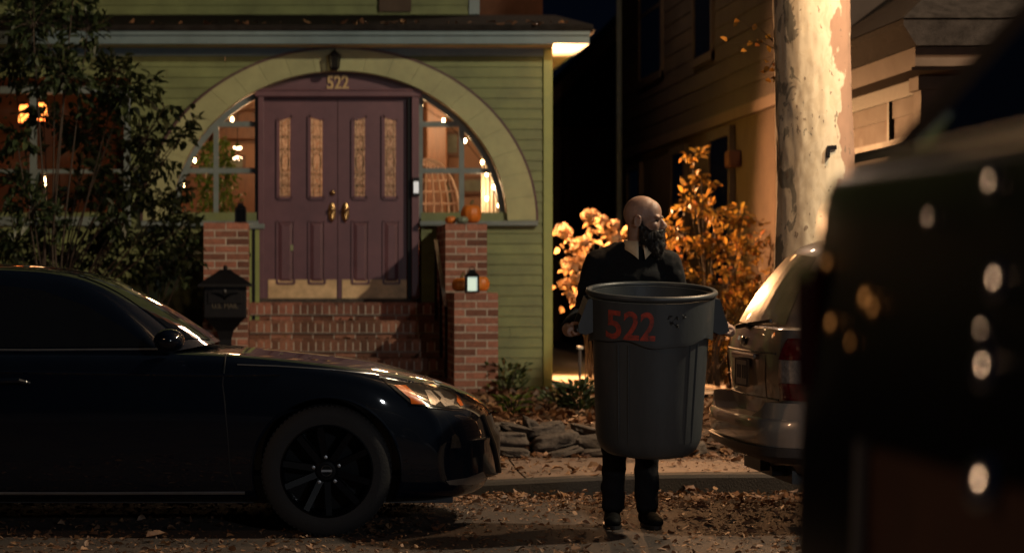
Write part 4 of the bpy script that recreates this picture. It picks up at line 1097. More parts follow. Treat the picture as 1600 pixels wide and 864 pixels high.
# ------------------------------------------------------------------ black sedan
CYS = 12.25
sed = thing('parked_car', 'glossy black sedan parked in the foreground with its nose towards the man', 'car', (-1.1, CYS, 0))
SP = [(1.262, .27, .49), (1.25, .215, .57), (1.215, .185, .643), (1.125, .17, .707), (.98, .165, .768), (.76, .16, .838), (.544, .16, .880), (.327, .16, .906), (.07, .16, .931), (-.145, .16, .952),
      (-.40, .16, .972), (-.9, .16, .975), (-1.5, .16, .975), (-2.2, .16, .98), (-2.9, .18, .995), (-3.3, .2, 1.03), (-3.54, .3, 1.02), (-3.61, .42, .95), (-3.64, .55, .85)]
SEC = [(0, 0), (.72, 0), (.92, .03), (.972, .13), (.992, .32), (1.0, .52), (.997, .70), (.988, .84), (.974, .93), (.945, .974), (.82, .992), (.5, .998), (0, 1.0)]
b = MB(); rings = []
for (x, zb, zt) in SP:
    w_ = .925 if -3.2 < x < .8 else (.925 - .05 * min(1, (x - .8) / .45) if x >= .8 else .925 - .08 * min(1, (-3.2 - x) / .4))
    half = []
    for fy, fz in SEC:
        yy = fy * w_; zz = zb + (zt - zb) * fz
        fr_ = max(0, min(1, (x - .1) / 1.15)); rr_ = max(0, min(1, (-2.9 - x) / .7))
        xx = x - fr_ * .40 * (abs(fy)) ** 2.6 + rr_ * .25 * abs(fy) ** 2.6
        if fz > .95 and x < .7 and x > -.3: zz += .012 * (1 - fy)
        half.append((xx, yy, zz))
    ring = [Vector((xx, CYS - yy, zz)) for xx, yy, zz in half] + [Vector((xx, CYS + yy, zz)) for xx, yy, zz in half[-2:0:-1]]
    rings.append(ring)
n = len(rings[0])
for r in rings: b.v += [tuple(p) for p in r]
for i in range(len(rings) - 1):
    for k in range(n): b.f.append((i * n + k, i * n + (k + 1) % n, (i + 1) * n + (k + 1) % n, (i + 1) * n + k)); b.m.append(0)
def endcap(base):   # quads across between the two sides
    m_ = len(SEC); NC = 10; grid = []
    for k in range(m_):
        if k in (0, m_ - 1): grid.append([base + k]); continue
        pa, pb = Vector(b.v[base + k]), Vector(b.v[base + n - k]); xc = b.v[base][0]; row = [base + k]
        for c in range(1, NC):
            f = -1 + 2 * c / NC; y = CYS + (pa.y - CYS) * -f
            x = xc + (pa.x - xc) * abs(f) ** 2.6; row.append(len(b.v)); b.v.append((x, CYS + f * abs(pa.y - CYS), pa.z))
        row.append(base + n - k); grid.append(row)
    for k in range(m_ - 1):
        A, B = grid[k], grid[k + 1]
        if len(A) == 1: b.f += [(A[0], B[c], B[c + 1]) for c in range(NC)]; b.m += [0] * NC
        elif len(B) == 1: b.f += [(A[c], B[0], A[c + 1]) for c in range(NC)]; b.m += [0] * NC
        else: b.f += [(A[c], B[c], B[c + 1], A[c + 1]) for c in range(NC)]; b.m += [0] * NC
endcap(0); endcap((len(rings) - 1) * n)
body = b.build('body', M['car'], sed, smooth=True, angle=0)
s_ = body.modifiers.new('s', 'SUBSURF'); s_.levels = s_.render_levels = 2
baked(body)
AX = [(.27, .335), (-2.555, .335)]
cut = MB()
for ax, az in AX:
    for sgn in (1, -1):
        y_ = CYS + sgn * .78
        cut.lathe([(0, -.26), (.39, -.26), (.39, .26), (0, .26)], 64, Matrix.Translation((ax, y_, az)) @ Matrix.Rotation(PI / 2, 4, 'X'))
co = cut.build('cut', M['blackplastic'], sed); 
bo = body.modifiers.new('b', 'BOOLEAN'); bo.object = co; bo.operation = 'DIFFERENCE'; bo.solver = 'EXACT'
baked(body); bpy.data.objects.remove(co); body.data.shade_smooth(); body.data.set_sharp_from_angle(angle=math.radians(32))
OS = Vector(sed.location); BT = bvh(body)
# arch lips
for ax, az in AX:
    b = MB(); pts_ = []
    for q in range(33):
        a = PI * (-.12 + 1.24 * q / 32); p = Vector((ax + .392 * math.cos(a), 10.5, az + .392 * math.sin(a))); hit = BT.ray_cast(p + (p - Vector((ax, 10.5, az))).normalized() * .004 - OS, Vector((0, 1, 0)))
        if hit[0] is not None: pts_.append(hit[0] + OS)
    b.tube(pts_, .008, 6); b.build('wheel_arch_lip', M['car'], sed, smooth=True)
# cabin
GP = [(-.30, .985), (-.40, 1.05), (-.472, 1.098), (-.653, 1.205), (-.835, 1.302), (-1.016, 1.367), (-1.198, 1.403), (-1.416, 1.42), (-1.8, 1.425), (-2.3, 1.395), (-2.7, 1.30), (-3.05, 1.16), (-3.32, 1.03)]
b = MB(); rings = []
for x, zt in GP:
    ye = .86 - max(0, zt - .06 - .97) * .52; half = [(.862, .93), (.858, .965)]
    for t_ in (.35, .7): half.append((.858 + (ye - .858) * t_, .965 + (zt - .055 - .965) * t_ if zt > 1.02 else .965))
    half += [(ye, max(.966, zt - .055)), (ye - .05, max(.968, zt - .02)), (ye - .2, max(.97, zt - .004)), (ye * .4, zt + .012), (0, zt + .018)]
    fr_ = max(0, min(1, (x + 1.1) / .7)); rr_ = max(0, min(1, (-2.4 - x) / .7))
    hh = [(x - fr_ * .26 * (yy / .86) ** 2.2 + rr_ * .2 * (yy / .86) ** 2, yy, zz) for yy, zz in half]
    rings.append([Vector((xx, CYS - yy, zz)) for xx, yy, zz in hh] + [Vector((xx, CYS + yy, zz)) for xx, yy, zz in hh[-2::-1]])
n = len(rings[0])
for r in rings: b.v += [tuple(p) for p in r]
for i in range(len(rings) - 1):
    for k in range(n - 1): b.f.append((i * n + k, i * n + k + 1, (i + 1) * n + k + 1, (i + 1) * n + k)); b.m.append(0)
cab = b.build('cabin', M['car'], sed, smooth=True, angle=0); s_ = cab.modifiers.new('s', 'SUBSURF'); s_.levels = s_.render_levels = 2; baked(cab)
CT = bvh(cab)
def both(name, poly, m, tree, parent=sed, **k):
    for ax, st in (('y', 9.5), ('-y', 15.0)):
        o = patch(poly, ax, st, tree, 0, offset=OS, **k).build(name, m, parent, smooth=True, angle=0)
    return o
off_eps[0] = .004
both('window', [(-.66, .992), (-.80, 1.09), (-1.0, 1.205), (-1.25, 1.29), (-1.55, 1.325), (-1.80, 1.33), (-1.83, .985)], M['carglass'], CT)
both('window', [(-1.90, .985), (-1.88, 1.33), (-2.2, 1.31), (-2.5, 1.24), (-2.75, 1.12), (-2.78, .995)], M['carglass'], CT)
patch([(-.50, 11.62), (-.36, 11.95), (-.345, CYS), (-.36, 12.55), (-.50, 12.88), (-1.08, 12.76), (-1.0, CYS), (-1.08, 11.74)], '-z', 2.2, CT, 0, offset=OS).build('windscreen', M['carglass'], sed, smooth=True, angle=0)
def line(name, P, tree, r, m, parent=sed, proud=0.0, axis=(0, 1, 0), n_=14, st=9.5):
    """thin bead following the bodywork"""
    pts_ = []
    for (a0, b0), (a1, b1) in zip(P[:-1], P[1:]):
        for q in range(n_):
            f = q / n_; p = Vector((a0 + (a1 - a0) * f, st, b0 + (b1 - b0) * f)); hit = tree.ray_cast(p - OS, Vector(axis))
            if hit[0] is not None: pts_.append(hit[0] + OS - Vector(axis) * proud)
    if len(pts_) > 2:
        b = MB(); b.tube(pts_, r, 6); return b.build(name, m, parent, smooth=True)
line('belt_moulding', [(-.62, .980), (-1.3, .975), (-2.8, .985)], CT, .006, M['satin'])
line('sill_trim', [(-.16, .225), (-.9, .222), (-2.1, .222)], BT, .009, M['satin'], proud=.002)
line('door_gap', [(-.262, .95), (-.275, .8), (-.25, .55), (-.235, .33), (-.20, .24)], BT, .005, M['blackplastic'], proud=-.002)
line('door_gap', [(-1.62, .96), (-1.64, .6), (-1.60, .24)], BT, .005, M['blackplastic'], proud=-.002)
line('body_crease', [(-2.9, .90), (-1.4, .862), (-.3, .845), (.05, .85)], BT, .009, M['car'], proud=-.003)
line('bonnet_gap', [(-.20, .90), (.0, .893), (.30, .873), (.54, .845)], BT, .004, M['satin'], proud=-.001)
# headlamp: smoked cover, amber marker, reflector chevrons, chrome lip
both('headlamp', [(.555, .828), (.72, .795), (.86, .775), (.97, .735), (1.03, .69), (1.02, .655), (.96, .655), (.86, .675), (.80, .68), (.72, .69)], M['lampglass'], BT, h=.02)
off_eps[0] = .007
both('indicator', [(.625, .79), (.69, .785), (.80, .688), (.715, .694), (.71, .72)], M['amber'], BT, h=.02)
both('reflector', [(.795, .757), (.83, .752), (.875, .70), (.845, .682), (.82, .69)], M['reflector'], BT, h=.02)
both('reflector', [(.845, .752), (.885, .742), (.90, .715), (.94, .70), (.965, .705), (.95, .675), (.90, .672), (.875, .70), (.885, .715)], M['reflector'], BT, h=.02)
both('reflector', [(.985, .72), (.998, .70), (1.012, .67), (.995, .665), (.975, .69)], M['amber'], BT, h=.015)
line('headlamp_lip', [(.55, .832), (.70, .800), (.86, .782), (.975, .745), (1.035, .70)], BT, .005, M['chrome'], proud=.003)
line('headlamp_lip', [(.80, .674), (.90, .660), (.985, .648), (1.03, .652)], BT, .004, M['chrome'], proud=.003)
off_eps[0] = .006
both('fog_lamp', [(.925, .455), (.99, .452), (.975, .505), (.955, .53), (.935, .52)], M['lampglass'], BT, h=.02)
both('lower_trim', [(.90, .285), (1.02, .29), (1.12, .31), (1.16, .25), (1.08, .245), (.92, .262)], M['satin'], BT, h=.02)
# grille on the nose
ng = MB(); bn = bvh(body)
gx = []
for a, z_ in ((-.42, .60), (.42, .60), (.46, .52), (.30, .30), (-.30, .30), (-.46, .52)): gx.append((CYS + a, z_))
def patchx(poly, tree, st, off, **k):
    """looks along -x at the nose"""
    bm = bmesh.new(); f = bm.faces.new([bm.verts.new((a, z_, 0)) for a, z_ in poly]); bmesh.ops.triangulate(bm, faces=[f])
    for _ in range(4):
        es = [e for e in bm.edges if e.calc_length() > .05]
        if not es: break
        bmesh.ops.subdivide_edges(bm, edges=es, cuts=1); bmesh.ops.triangulate(bm, faces=[q for q in bm.faces if len(q.verts) > 3])
    mb = MB(); idx = {}
    for v in bm.verts:
        hit = tree.ray_cast(Vector((st, v.co.x, v.co.y)) - off, Vector((-1, 0, 0)))
        if hit[0] is not None: idx[v] = len(mb.v); mb.v.append(tuple(hit[0] + off + Vector((.006, 0, 0))))
    for q in bm.faces:
        if all(v in idx for v in q.verts): mb.f.append(tuple(idx[v] for v in q.verts)); mb.m.append(0)
    bm.free(); return mb
patchx(gx, bn, 2.5, OS).build('grille', M['blackplastic'], sed, smooth=True, angle=0)
gl = MB(); P = []
for a, z_ in ((-.47, .61), (-.44, .45), (-.3, .29), (0, .28), (.3, .29), (.44, .45), (.47, .61)):
    hit = bn.ray_cast(Vector((2.5, CYS + a, z_)) - OS, Vector((-1, 0, 0)))
    if hit[0] is not None: P.append(hit[0] + OS + Vector((.008, 0, 0)))
gl.tube(P, .014, 8); gl.build('grille_trim', M['darktrim'], sed, smooth=True)
# handle, mirror
for y_, s2 in ((CYS - .925, -1), (CYS + .925, 1)):
    b = MB(); b.tube([(-1.56, y_ - s2 * .01, .80), (-1.52, y_ + s2 * .035, .815), (-1.34, y_ + s2 * .035, .818), (-1.29, y_ - s2 * .01, .803)], [.012, .015, .015, .010], 8); b.build('door_handle', M['car'], sed, smooth=True)
    b = MB(); c = Vector((-.55, y_ + s2 * .12, 1.03)); b.ell(c, (.082, .105, .062), nu=24, nv=14); b.bar((-.57, y_ - s2 * .04, .975), (-.55, y_ + s2 * .06, .985), .06, .03)
    b.build('mirror', M['car'], sed, smooth=True)
for ax, az in AX:
    wheel((ax, CYS - .81, .343), .346, 1, sed); wheel((ax, CYS + .81, .343), .346, -1, sed)
b = MB(); b.box(-3.3, .95, CYS - .7, CYS + .7, .155, .30); b.build('underbody', M['blackplastic'], sed)


# ------------------------------------------------------------------ slice-built bodies (silver and dark rear ends)
def outline(xr, xf, hw, cy, rr, rf, bulge, k=7):
    P = []
    def pt(x, y): P.append((x + bulge * (y / hw) ** 2 if x < (xr + xf) / 2 else x - bulge * (y / hw) ** 2, cy + y))
    for q in range(9): pt(xr, (hw - rr) * (1 - 2 * q / 8))      # rear, far to near
    for q in range(1, k): a = PI / 2 * q / k; pt(xr + rr - rr * math.cos(a), -(hw - rr) - rr * math.sin(a))
    for q in range(9): pt(xr + rr + (xf - rf - xr - rr) * q / 8, -hw)
    for q in range(1, k): a = PI / 2 * q / k; pt(xf - rf + rf * math.sin(a), -(hw - rf) - rf * math.cos(a))
    for q in range(9): pt(xf, -(hw - rf) * (1 - 2 * q / 8))
    for q in range(1, k): a = PI / 2 * q / k; pt(xf - rf + rf * math.cos(a), (hw - rf) + rf * math.sin(a))
    for q in range(9): pt(xf - rf - (xf - rf - xr - rr) * q / 8, hw)
    for q in range(1, k): a = PI / 2 * q / k; pt(xr + rr - rr * math.sin(a), (hw - rr) + rr * math.cos(a))
    return P
def slices(L_, cy, caps=True):
    mb = MB(); n = None
    for (z_, xr, xf, hw, rr, rf, bu) in L_:
        P = outline(xr, xf, hw, cy, rr, rf, bu); n = len(P); mb.v += [(x, y, z_) for x, y in P]
    for i in range(len(L_) - 1):
        for kk in range(n): mb.f.append((i * n + kk, i * n + (kk + 1) % n, (i + 1) * n + (kk + 1) % n, (i + 1) * n + kk)); mb.m.append(0)
    if caps:
        mb.f.append(tuple(range(n))); mb.f.append(tuple((len(L_) - 1) * n + kk for kk in range(n))); mb.m += [0, 0]
    return mb
CYV = 12.3
suv = thing('parked_car', 'silver sport utility car seen from its rear with a lit tailgate', 'car', (4.8, CYV, 0))
bd_ = slices([(.30, 2.80, 7.0, .80, .2, .2, .05), (.42, 2.72, 7.08, .85, .22, .3, .06), (.62, 2.705, 7.1, .865, .24, .4, .07), (.78, 2.682, 7.08, .87, .24, .4, .07), (.92, 2.675, 7.0, .868, .24, .5, .07), (1.02, 2.69, 6.6, .855, .24, .5, .07), (1.075, 2.705, 6.2, .835, .24, .5, .075), (1.10, 2.74, 6.0, .80, .24, .5, .08)], CYV).build('body', M['suv'], suv, smooth=True, angle=35)
cut = MB(); SX = [(3.62, .33), (6.15, .33)]
for ax, az in SX:
    for sgn in (1, -1): cut.lathe([(0, -.2), (.39, -.2), (.39, .25), (0, .25)], 48, Matrix.Translation((ax, CYV + sgn * .74, az)) @ Matrix.Rotation(PI / 2, 4, 'X'))
co = cut.build('cut', M['blackplastic'], suv); bo = bd_.modifiers.new('b', 'BOOLEAN'); bo.object = co; bo.solver = 'EXACT'; baked(bd_); bpy.data.objects.remove(co); bd_.data.shade_smooth(); bd_.data.set_sharp_from_angle(angle=math.radians(35))
gh = slices([(1.07, 2.715, 5.75, .825, .25, .4, .08), (1.16, 2.755, 5.62, .80, .25, .4, .09), (1.28, 2.82, 5.42, .755, .25, .4, .10), (1.40, 2.90, 5.22, .705, .25, .4, .12), (1.48, 2.965, 5.08, .665, .24, .4, .13), (1.535, 3.03, 4.95, .63, .22, .4, .14), (1.572, 3.12, 4.8, .57, .2, .4, .14), (1.588, 3.3, 4.6, .45, .2, .4, .1)], CYV).build('cabin', M['suv'], suv, smooth=True, angle=0)
OV = Vector(suv.location)
tb, tg = bvh(bd_), bvh(gh)
off_eps[0] = .004
patch([(11.72, 1.10), (11.80, 1.30), (11.93, 1.47), (12.3, 1.49), (12.67, 1.47), (12.80, 1.30), (12.88, 1.10), (12.3, 1.095)], 'x', 1.5, tg, 0, offset=OV, h=.05).build('rear_window', M['suvglass'], suv, smooth=True, angle=0)
for st, ax in ((9.5, 'y'), (15.5, '-y')):
    patch([(3.25, 1.12), (3.42, 1.46), (3.95, 1.50), (3.97, 1.12)], ax, st, tg, 0, offset=OV, h=.06).build('window', M['carglass'], suv, smooth=True, angle=0)
    patch([(4.03, 1.12), (4.03, 1.50), (4.6, 1.50), (5.2, 1.2), (5.25, 1.12)], ax, st, tg, 0, offset=OV, h=.06).build('window', M['carglass'], suv, smooth=True, angle=0)
sp = MB(); 0 and sp.add([(2.96, CYV - .56, 1.575), (2.93, CYV, 1.59), (2.96, CYV + .56, 1.575), (3.3, CYV + .5, 1.61), (3.3, CYV - .5, 1.61), (2.98, CYV - .56, 1.55), (2.95, CYV, 1.565), (2.98, CYV + .56, 1.55)], [(0, 1, 2, 3, 4), (5, 6, 1, 0), (6, 7, 2, 1)])
# bumper: plastic shell with a lit shelf, raised ends
bl = [(.35, 2.68, 3.3, .80, .2, .05, .05), (.40, 2.605, 3.3, .86, .24, .05, .06), (.47, 2.566, 3.3, .882, .26, .05, .075), (.53, 2.556, 3.3, .886, .26, .05, .08), (.585, 2.558, 3.3, .885, .26, .05, .08), (.603, 2.572, 3.3, .878, .255, .05, .08)]
bp_ = slices(bl, CYV).build('bumper', M['suv'], suv, smooth=True, angle=50)
sh = slices([(.36, 2.655, 3.3, .80, .2, .05, .05), (.40, 2.582, 3.3, .868, .24, .05, .06), (.448, 2.558, 3.3, .885, .26, .05, .075), (.452, 2.57, 3.3, .88, .26, .05, .075)], CYV); sh.build('bumper_skirt', M['plastic'], suv, smooth=True)
for sgn in (-1, 1):
    b = MB(); O = []; I = []
    for (x, y) in outline(2.57, 3.3, .878, CYV, .255, .05, .08):
        if (y - CYV) * sgn > .46 and x < 3.0: O.append((x, y))
    if sgn > 0: O.sort(key=lambda p: p[1] * .5 + p[0])
    else: O.sort(key=lambda p: -p[1] * .5 + p[0])
    top = [Vector((x + .012, y, .603 + .085 * min(1, i / 2))) for i, (x, y) in enumerate(O)]; bot = [Vector((x, y, .59)) for x, y in O]
    inn = [Vector((x + .16, y - sgn * .10, p.z)) for (x, y), p in zip(O, top)]; bi = [Vector((p.x, p.y, .59)) for p in inn]
    b.strip(bot, top); b.strip(top, inn); b.strip(inn, bi); b.build('bumper_end', M['suv'], bp_, smooth=True)
for ax, az in SX:
    wheel((ax, CYV - .78, .33), .335, 1, suv, 5, .1, False); wheel((ax, CYV + .78, .33), .335, -1, suv, 5, .1, False)
b = MB(); b.box(2.80, 6.9, CYV - .6, CYV + .6, .24, .36); b.box(2.74, 2.9, CYV - .1, CYV + .12, .27, .36); b.tube([(2.72, CYV - .45, .30), (3.2, CYV - .45, .31)], .03); b.box(2.78, 3.1, CYV + .25, CYV + .5, .25, .33); b.build('underbody', M['blackplastic'], suv)
# tail lamps, plate, wiper, crease
for sgn in (-1, 1):
    c = CYV + sgn * .74
    P = lambda a, b_: [(CYV + sgn * yy, zz) for yy, zz in ((a, .70), (a - .05, .86), (a - .0, 1.02), (a + .05, 1.05))]
    off_eps[0] = .008
    patch([(CYV + sgn * .66, .70), (CYV + sgn * .645, .79), (CYV + sgn * .90, .79), (CYV + sgn * .90, .70)], 'x', 1.5, tb, 0, offset=OV, h=.03).build('tail_lamp', M['redlens'], suv, smooth=True)
    patch([(CYV + sgn * .645, .792), (CYV + sgn * .66, .915), (CYV + sgn * .90, .915), (CYV + sgn * .90, .792)], 'x', 1.5, tb, 0, offset=OV, h=.03).build('tail_lamp', M['clearlens'], suv, smooth=True)
    patch([(CYV + sgn * .66, .917), (CYV + sgn * .70, 1.03), (CYV + sgn * .90, 1.03), (CYV + sgn * .90, .917)], 'x', 1.5, tb, 0, offset=OV, h=.03).build('tail_lamp', M['redlens'], suv, smooth=True)
pl = MB(); px0 = 2.655; pl.box(px0, px0 + .012, CYV - .155, CYV + .155, .745, .90); plate = pl.build('licence_plate', M['plate'], suv, bevel=.004)
b = MB()
for a, b_ in ((-.155, -.146), (.146, .155)): b.box(px0 - .004, px0 - .001, CYV + a, CYV + b_, .745, .90)
for a, b_ in ((.745, .753), (.892, .90)): b.box(px0 - .0045, px0 - .0012, CYV - .155, CYV + .155, a, b_)
for i, a in enumerate((-.10, -.045, .03, .085)): b.box(px0 - .003, px0 - .001, CYV + a - .014, CYV + a + .014, .79, .865)
b.build('plate_frame', M['ink'], plate)
b = MB(); b.box(2.657, 2.70, CYV - .30, CYV + .30, .905, .935); b.build('plate_hood', M['suv'], suv, bevel=.01)
off_eps[0] = .003
patch([(CYV - .40, .70), (CYV - .44, .93), (CYV + .44, .93), (CYV + .40, .70)], 'x', 1.5, tb, 0, offset=OV, h=.05).build('plate_recess', M['suv'], suv, smooth=True)
for z_, p_ in ((.945, .84), (.695, .84)):
    pts_ = []
    for q in range(25):
        y_ = CYV - .60 + 1.2 * q / 24; hit = tb.ray_cast(Vector((1.5, y_, z_)) - OV, Vector((1, 0, 0)))
        if hit[0] is not None: pts_.append(hit[0] + OV)
    b = MB(); b.tube(pts_, .006, 6); b.build('tailgate_gap', M['blackplastic'], suv, smooth=True)
b = MB(); b.ell((2.715, CYV + .02, 1.085), (.035, .06, .022)); b.bar((2.70, CYV, 1.095), (2.73, CYV - .40, 1.12), .012, .016); b.bar((2.69, CYV + .02, 1.09), (2.66, CYV + .14, 1.075), .02, .02); b.build('rear_wiper', M['blackplastic'], suv, smooth=True)
b = MB(); b.ell((2.678, CYV + .06, 1.0), (.012, .05, .028)); b.build('badge', M['satin'], suv, smooth=True)
b = MB()
for i in range(5): b.box(2.676, 2.684, CYV - .44 + i * .045, CYV - .41 + i * .045, .985, 1.005)
b = MB(); b.lathe([(0, .03), (.03, .012), (.034, 0)], 14, Matrix.Translation((3.3, CYV, 1.607)) @ Matrix.Scale(2, 4, (1, 0, 0))); b.build('roof_aerial', M['blackplastic'], suv, smooth=True)

# ------------------------------------------------------------------ dark vehicle close to the camera
CYF, SF, SXF = 2.05, .79, .775
def fz(z_): return H + (z_ - H) * SF
fg = thing('parked_car', 'dark sport utility vehicle out of focus close at the right edge', 'car', (3, CYF, 0))
def fsl(L_): return [(z_ if z_ < .5 else fz(z_), xr * SXF, xf, hw, rr, rf, bu) for z_, xr, xf, hw, rr, rf, bu in L_]
dk = slices(fsl([(.36, 1.02, 5.2, .85, .1, .3, .0), (.45, .95, 5.3, .90, .1, .3, 0), (.62, .915, 5.35, .93, .1, .3, 0), (.83, .905, 5.4, .945, .10, .35, .0), (1.05, .912, 5.4, .95, .10, .4, 0), (1.246, .925, 5.3, .95, .1, .4, 0), (1.40, .943, 5.0, .945, .1, .4, 0), (1.485, .955, 4.8, .94, .1, .4, 0), (1.512, .970, 4.7, .935, .1, .4, 0), (1.524, 1.0, 4.6, .93, .1, .4, 0)]), CYF).build('body', M['darkcar'], fg, smooth=True, angle=40)
slices(fsl([(1.515, 1.03, 4.2, .92, .1, .4, 0), (1.56, 1.07, 4.1, .91, .1, .4, 0), (1.83, 1.306, 3.8, .86, .1, .4, 0), (2.02, 1.46, 3.5, .80, .1, .4, 0), (2.07, 1.6, 3.3, .7, .1, .3, 0)]), CYF).build('cabin', M['carglass'], fg, smooth=True, angle=40)
b = MB(); b.tube([(.78, CYF + .83, fz(1.527)), (.795, CYF + .4, fz(1.53)), (.795, CYF - .4, fz(1.53)), (.78, CYF - .83, fz(1.527))], .013, 8); b.build('belt_strip', M['satin'], fg, smooth=True)
b = MB(); b.tube([(1.06 * SXF, CYF + .83, fz(1.545)), (1.31 * SXF, CYF + .775, fz(1.83)), (1.465 * SXF, CYF + .71, fz(2.02))], .012, 8); b.build('pillar_trim', M['plastic'], fg, smooth=True)
M['mud'] = mat('mud brown panel', (.07, .032, .02), .5, var=.4, scale=5)  # brown paints in the lit road mirrored by the tailgate
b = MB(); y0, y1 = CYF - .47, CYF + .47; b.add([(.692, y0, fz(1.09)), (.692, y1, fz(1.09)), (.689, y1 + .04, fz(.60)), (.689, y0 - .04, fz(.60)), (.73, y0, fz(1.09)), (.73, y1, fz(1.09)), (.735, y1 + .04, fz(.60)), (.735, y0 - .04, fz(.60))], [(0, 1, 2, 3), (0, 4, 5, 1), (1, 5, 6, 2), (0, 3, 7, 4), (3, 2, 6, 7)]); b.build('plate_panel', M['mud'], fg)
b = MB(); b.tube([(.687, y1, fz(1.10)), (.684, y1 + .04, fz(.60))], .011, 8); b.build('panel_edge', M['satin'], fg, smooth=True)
for sgn in (1, -1):
    b = MB(); b.box(.712, .77, CYF + sgn * .86 - .06, CYF + sgn * .86 + .06, 1.17, 1.36); b.build('tail_lamp', M['fgred'], fg, bevel=.02)
LAMP_L = Vector((-9, 4, 6.5))  # left fill lamp; added mirror chips below reflect it as blurred glints
for nm, px, py, rx in (('emblem', 1549, 285, .0125), ('tailgate_handle', 1558, 437, .015), ('lock_cylinder', 1535, 515, .009), ('plate_lamp', 1541, 573, .017), ('tow_eye', 1538, 752, .021),
                       ('badge_stud', 1354, 466, .011), ('badge_stud', 1366, 481, .009), ('badge_stud', 1300, 505, .010), ('badge_stud', 1294, 411, .008), ('wiper_pivot', 1452, 340, .008), ('badge_stud', 1330, 535, .007)):
    xs = .70; D = xs * F / (px - VX); z_ = Z(py, D); xs = (.68 if z_ < 1.16 else .708 + max(0, z_ - 1.23) * .12); D = xs * F / (px - VX); z_ = Z(py, D)
    c = Vector((xs, D, z_)); nrm = ((Vector((0, 0, H)) - c).normalized() + (LAMP_L - c).normalized()).normalized()
    Rn = nrm.to_track_quat('Z', 'Y').to_matrix().to_4x4()
    b = MB(); b.ell(c, (rx, rx * 1.3, rx * .44), Rn, 24, 12); b.bar(c - nrm * .002, (xs + .03, D + .004, z_ - .004), rx * .9, rx * .9); b.build(nm, M['brass'] if px < 1400 else M['chrome'], fg, smooth=True)
for ax in (1.6, 4.3):
    wheel((ax, CYF - .86, .37), .37, 1, fg, 6, .12, False); wheel((ax, CYF + .86, .37), .37, -1, fg, 6, .12, False)

# ------------------------------------------------------------------ wheeled bin carried by the man
BX, BY, BZ = 1.977, 11.457, .432
TH = math.radians(7); HB = .855
can = thing('trash_can', 'big grey round plastic trash can with red painted house number held by the man', 'trash can', (BX, BY, BZ))
T = Matrix.Translation((BX, BY, BZ))
def rb(z_): return .272 + (.312 - .272) * z_ / HB
b = MB(); b.lathe([(0, 0), (.18, 0), (.225, .008), (.252, .03), (.268, .065), (rb(.1), .1), (rb(.3), .3), (rb(.6), .6), (rb(.84), .84), (.312, .85), (.30, .85), (.262, .06), (.22, .03), (0, .03)], 72, T)
b.build('body', M['can'], can, smooth=True, angle=50)
b = MB(); RB = []
for kk in range(97):
    a = 2 * PI * kk / 96; u = (a - 1.5 * PI) * .33
    wob = .016 * math.cos(u * 19) if True else 0
    RB.append((a, HB - .232 + .016 * math.cos(4 * (a - 1.5 * PI) + PI * .9) + .006 * math.cos(9 * a)))
def ringc(r, f): return [Vector((BX + r * math.cos(a), BY + r * math.sin(a), BZ + f(a, z_))) for a, z_ in RB]
r0 = ringc(.302, lambda a, z_: z_); r1 = ringc(.3225, lambda a, z_: z_ - .004); r2 = ringc(.324, lambda a, z_: z_ + .012); r3 = ringc(.330, lambda a, z_: HB - .022); r4 = ringc(.306, lambda a, z_: HB - .016)
b.strip(r0, r1); b.strip(r1, r2); b.strip(r2, r3); b.strip(r3, r4); b.build('band', M['can'], can, smooth=True, angle=50)
b = MB(); b.tube([(BX + .329 * math.cos(2 * PI * q / 72), BY + .329 * math.sin(2 * PI * q / 72), BZ + HB + .002) for q in range(72)], .0155, 10, closed=True)
b.build('rim', M['can'], can, smooth=True, angle=0)
for a in (-2.32, -2.12, -1.0, -.82):
    b = MB(); b.tube([(BX + (rb(z_) + .001) * math.cos(a), BY + (rb(z_) + .001) * math.sin(a), BZ + z_) for z_ in (.09, .2, .4, .61)], [.002, .005, .005, .005], 8); b.build('rib', M['can'], can, smooth=True)
for sgn in (-1, 1):
    b = MB()
    def q_(x, y, z_): return Vector((BX + sgn * x, BY + y, BZ + HB + z_))
    w_ = .075
    for y in (-w_, w_):
        P = [(.315, -.02), (.345, -.03), (.392, -.165), (.388, -.205), (.35, -.215), (.315, -.20)]
        vs = [q_(x, y - .006, z_) for x, z_ in P] + [q_(x, y + .006, z_) for x, z_ in P]; n6 = 6
        b.add(vs, [tuple(range(6)), tuple(range(11, 5, -1))] + [(i, (i + 1) % 6, 6 + (i + 1) % 6, 6 + i) for i in range(6)])
    b.add([q_(.345, -w_, -.03), q_(.345, w_, -.03), q_(.374, w_, -.115), q_(.374, -w_, -.115), q_(.338, -w_, -.035), q_(.338, w_, -.035), q_(.366, w_, -.115), q_(.366, -w_, -.115)], [(0, 1, 2, 3), (7, 6, 5, 4), (2, 6, 7, 3), (0, 4, 5, 1)])
    b.tube([q_(.386, -w_, -.19), q_(.386, w_, -.19)], .0125, 10)
    b.build('handle', M['can'], can)
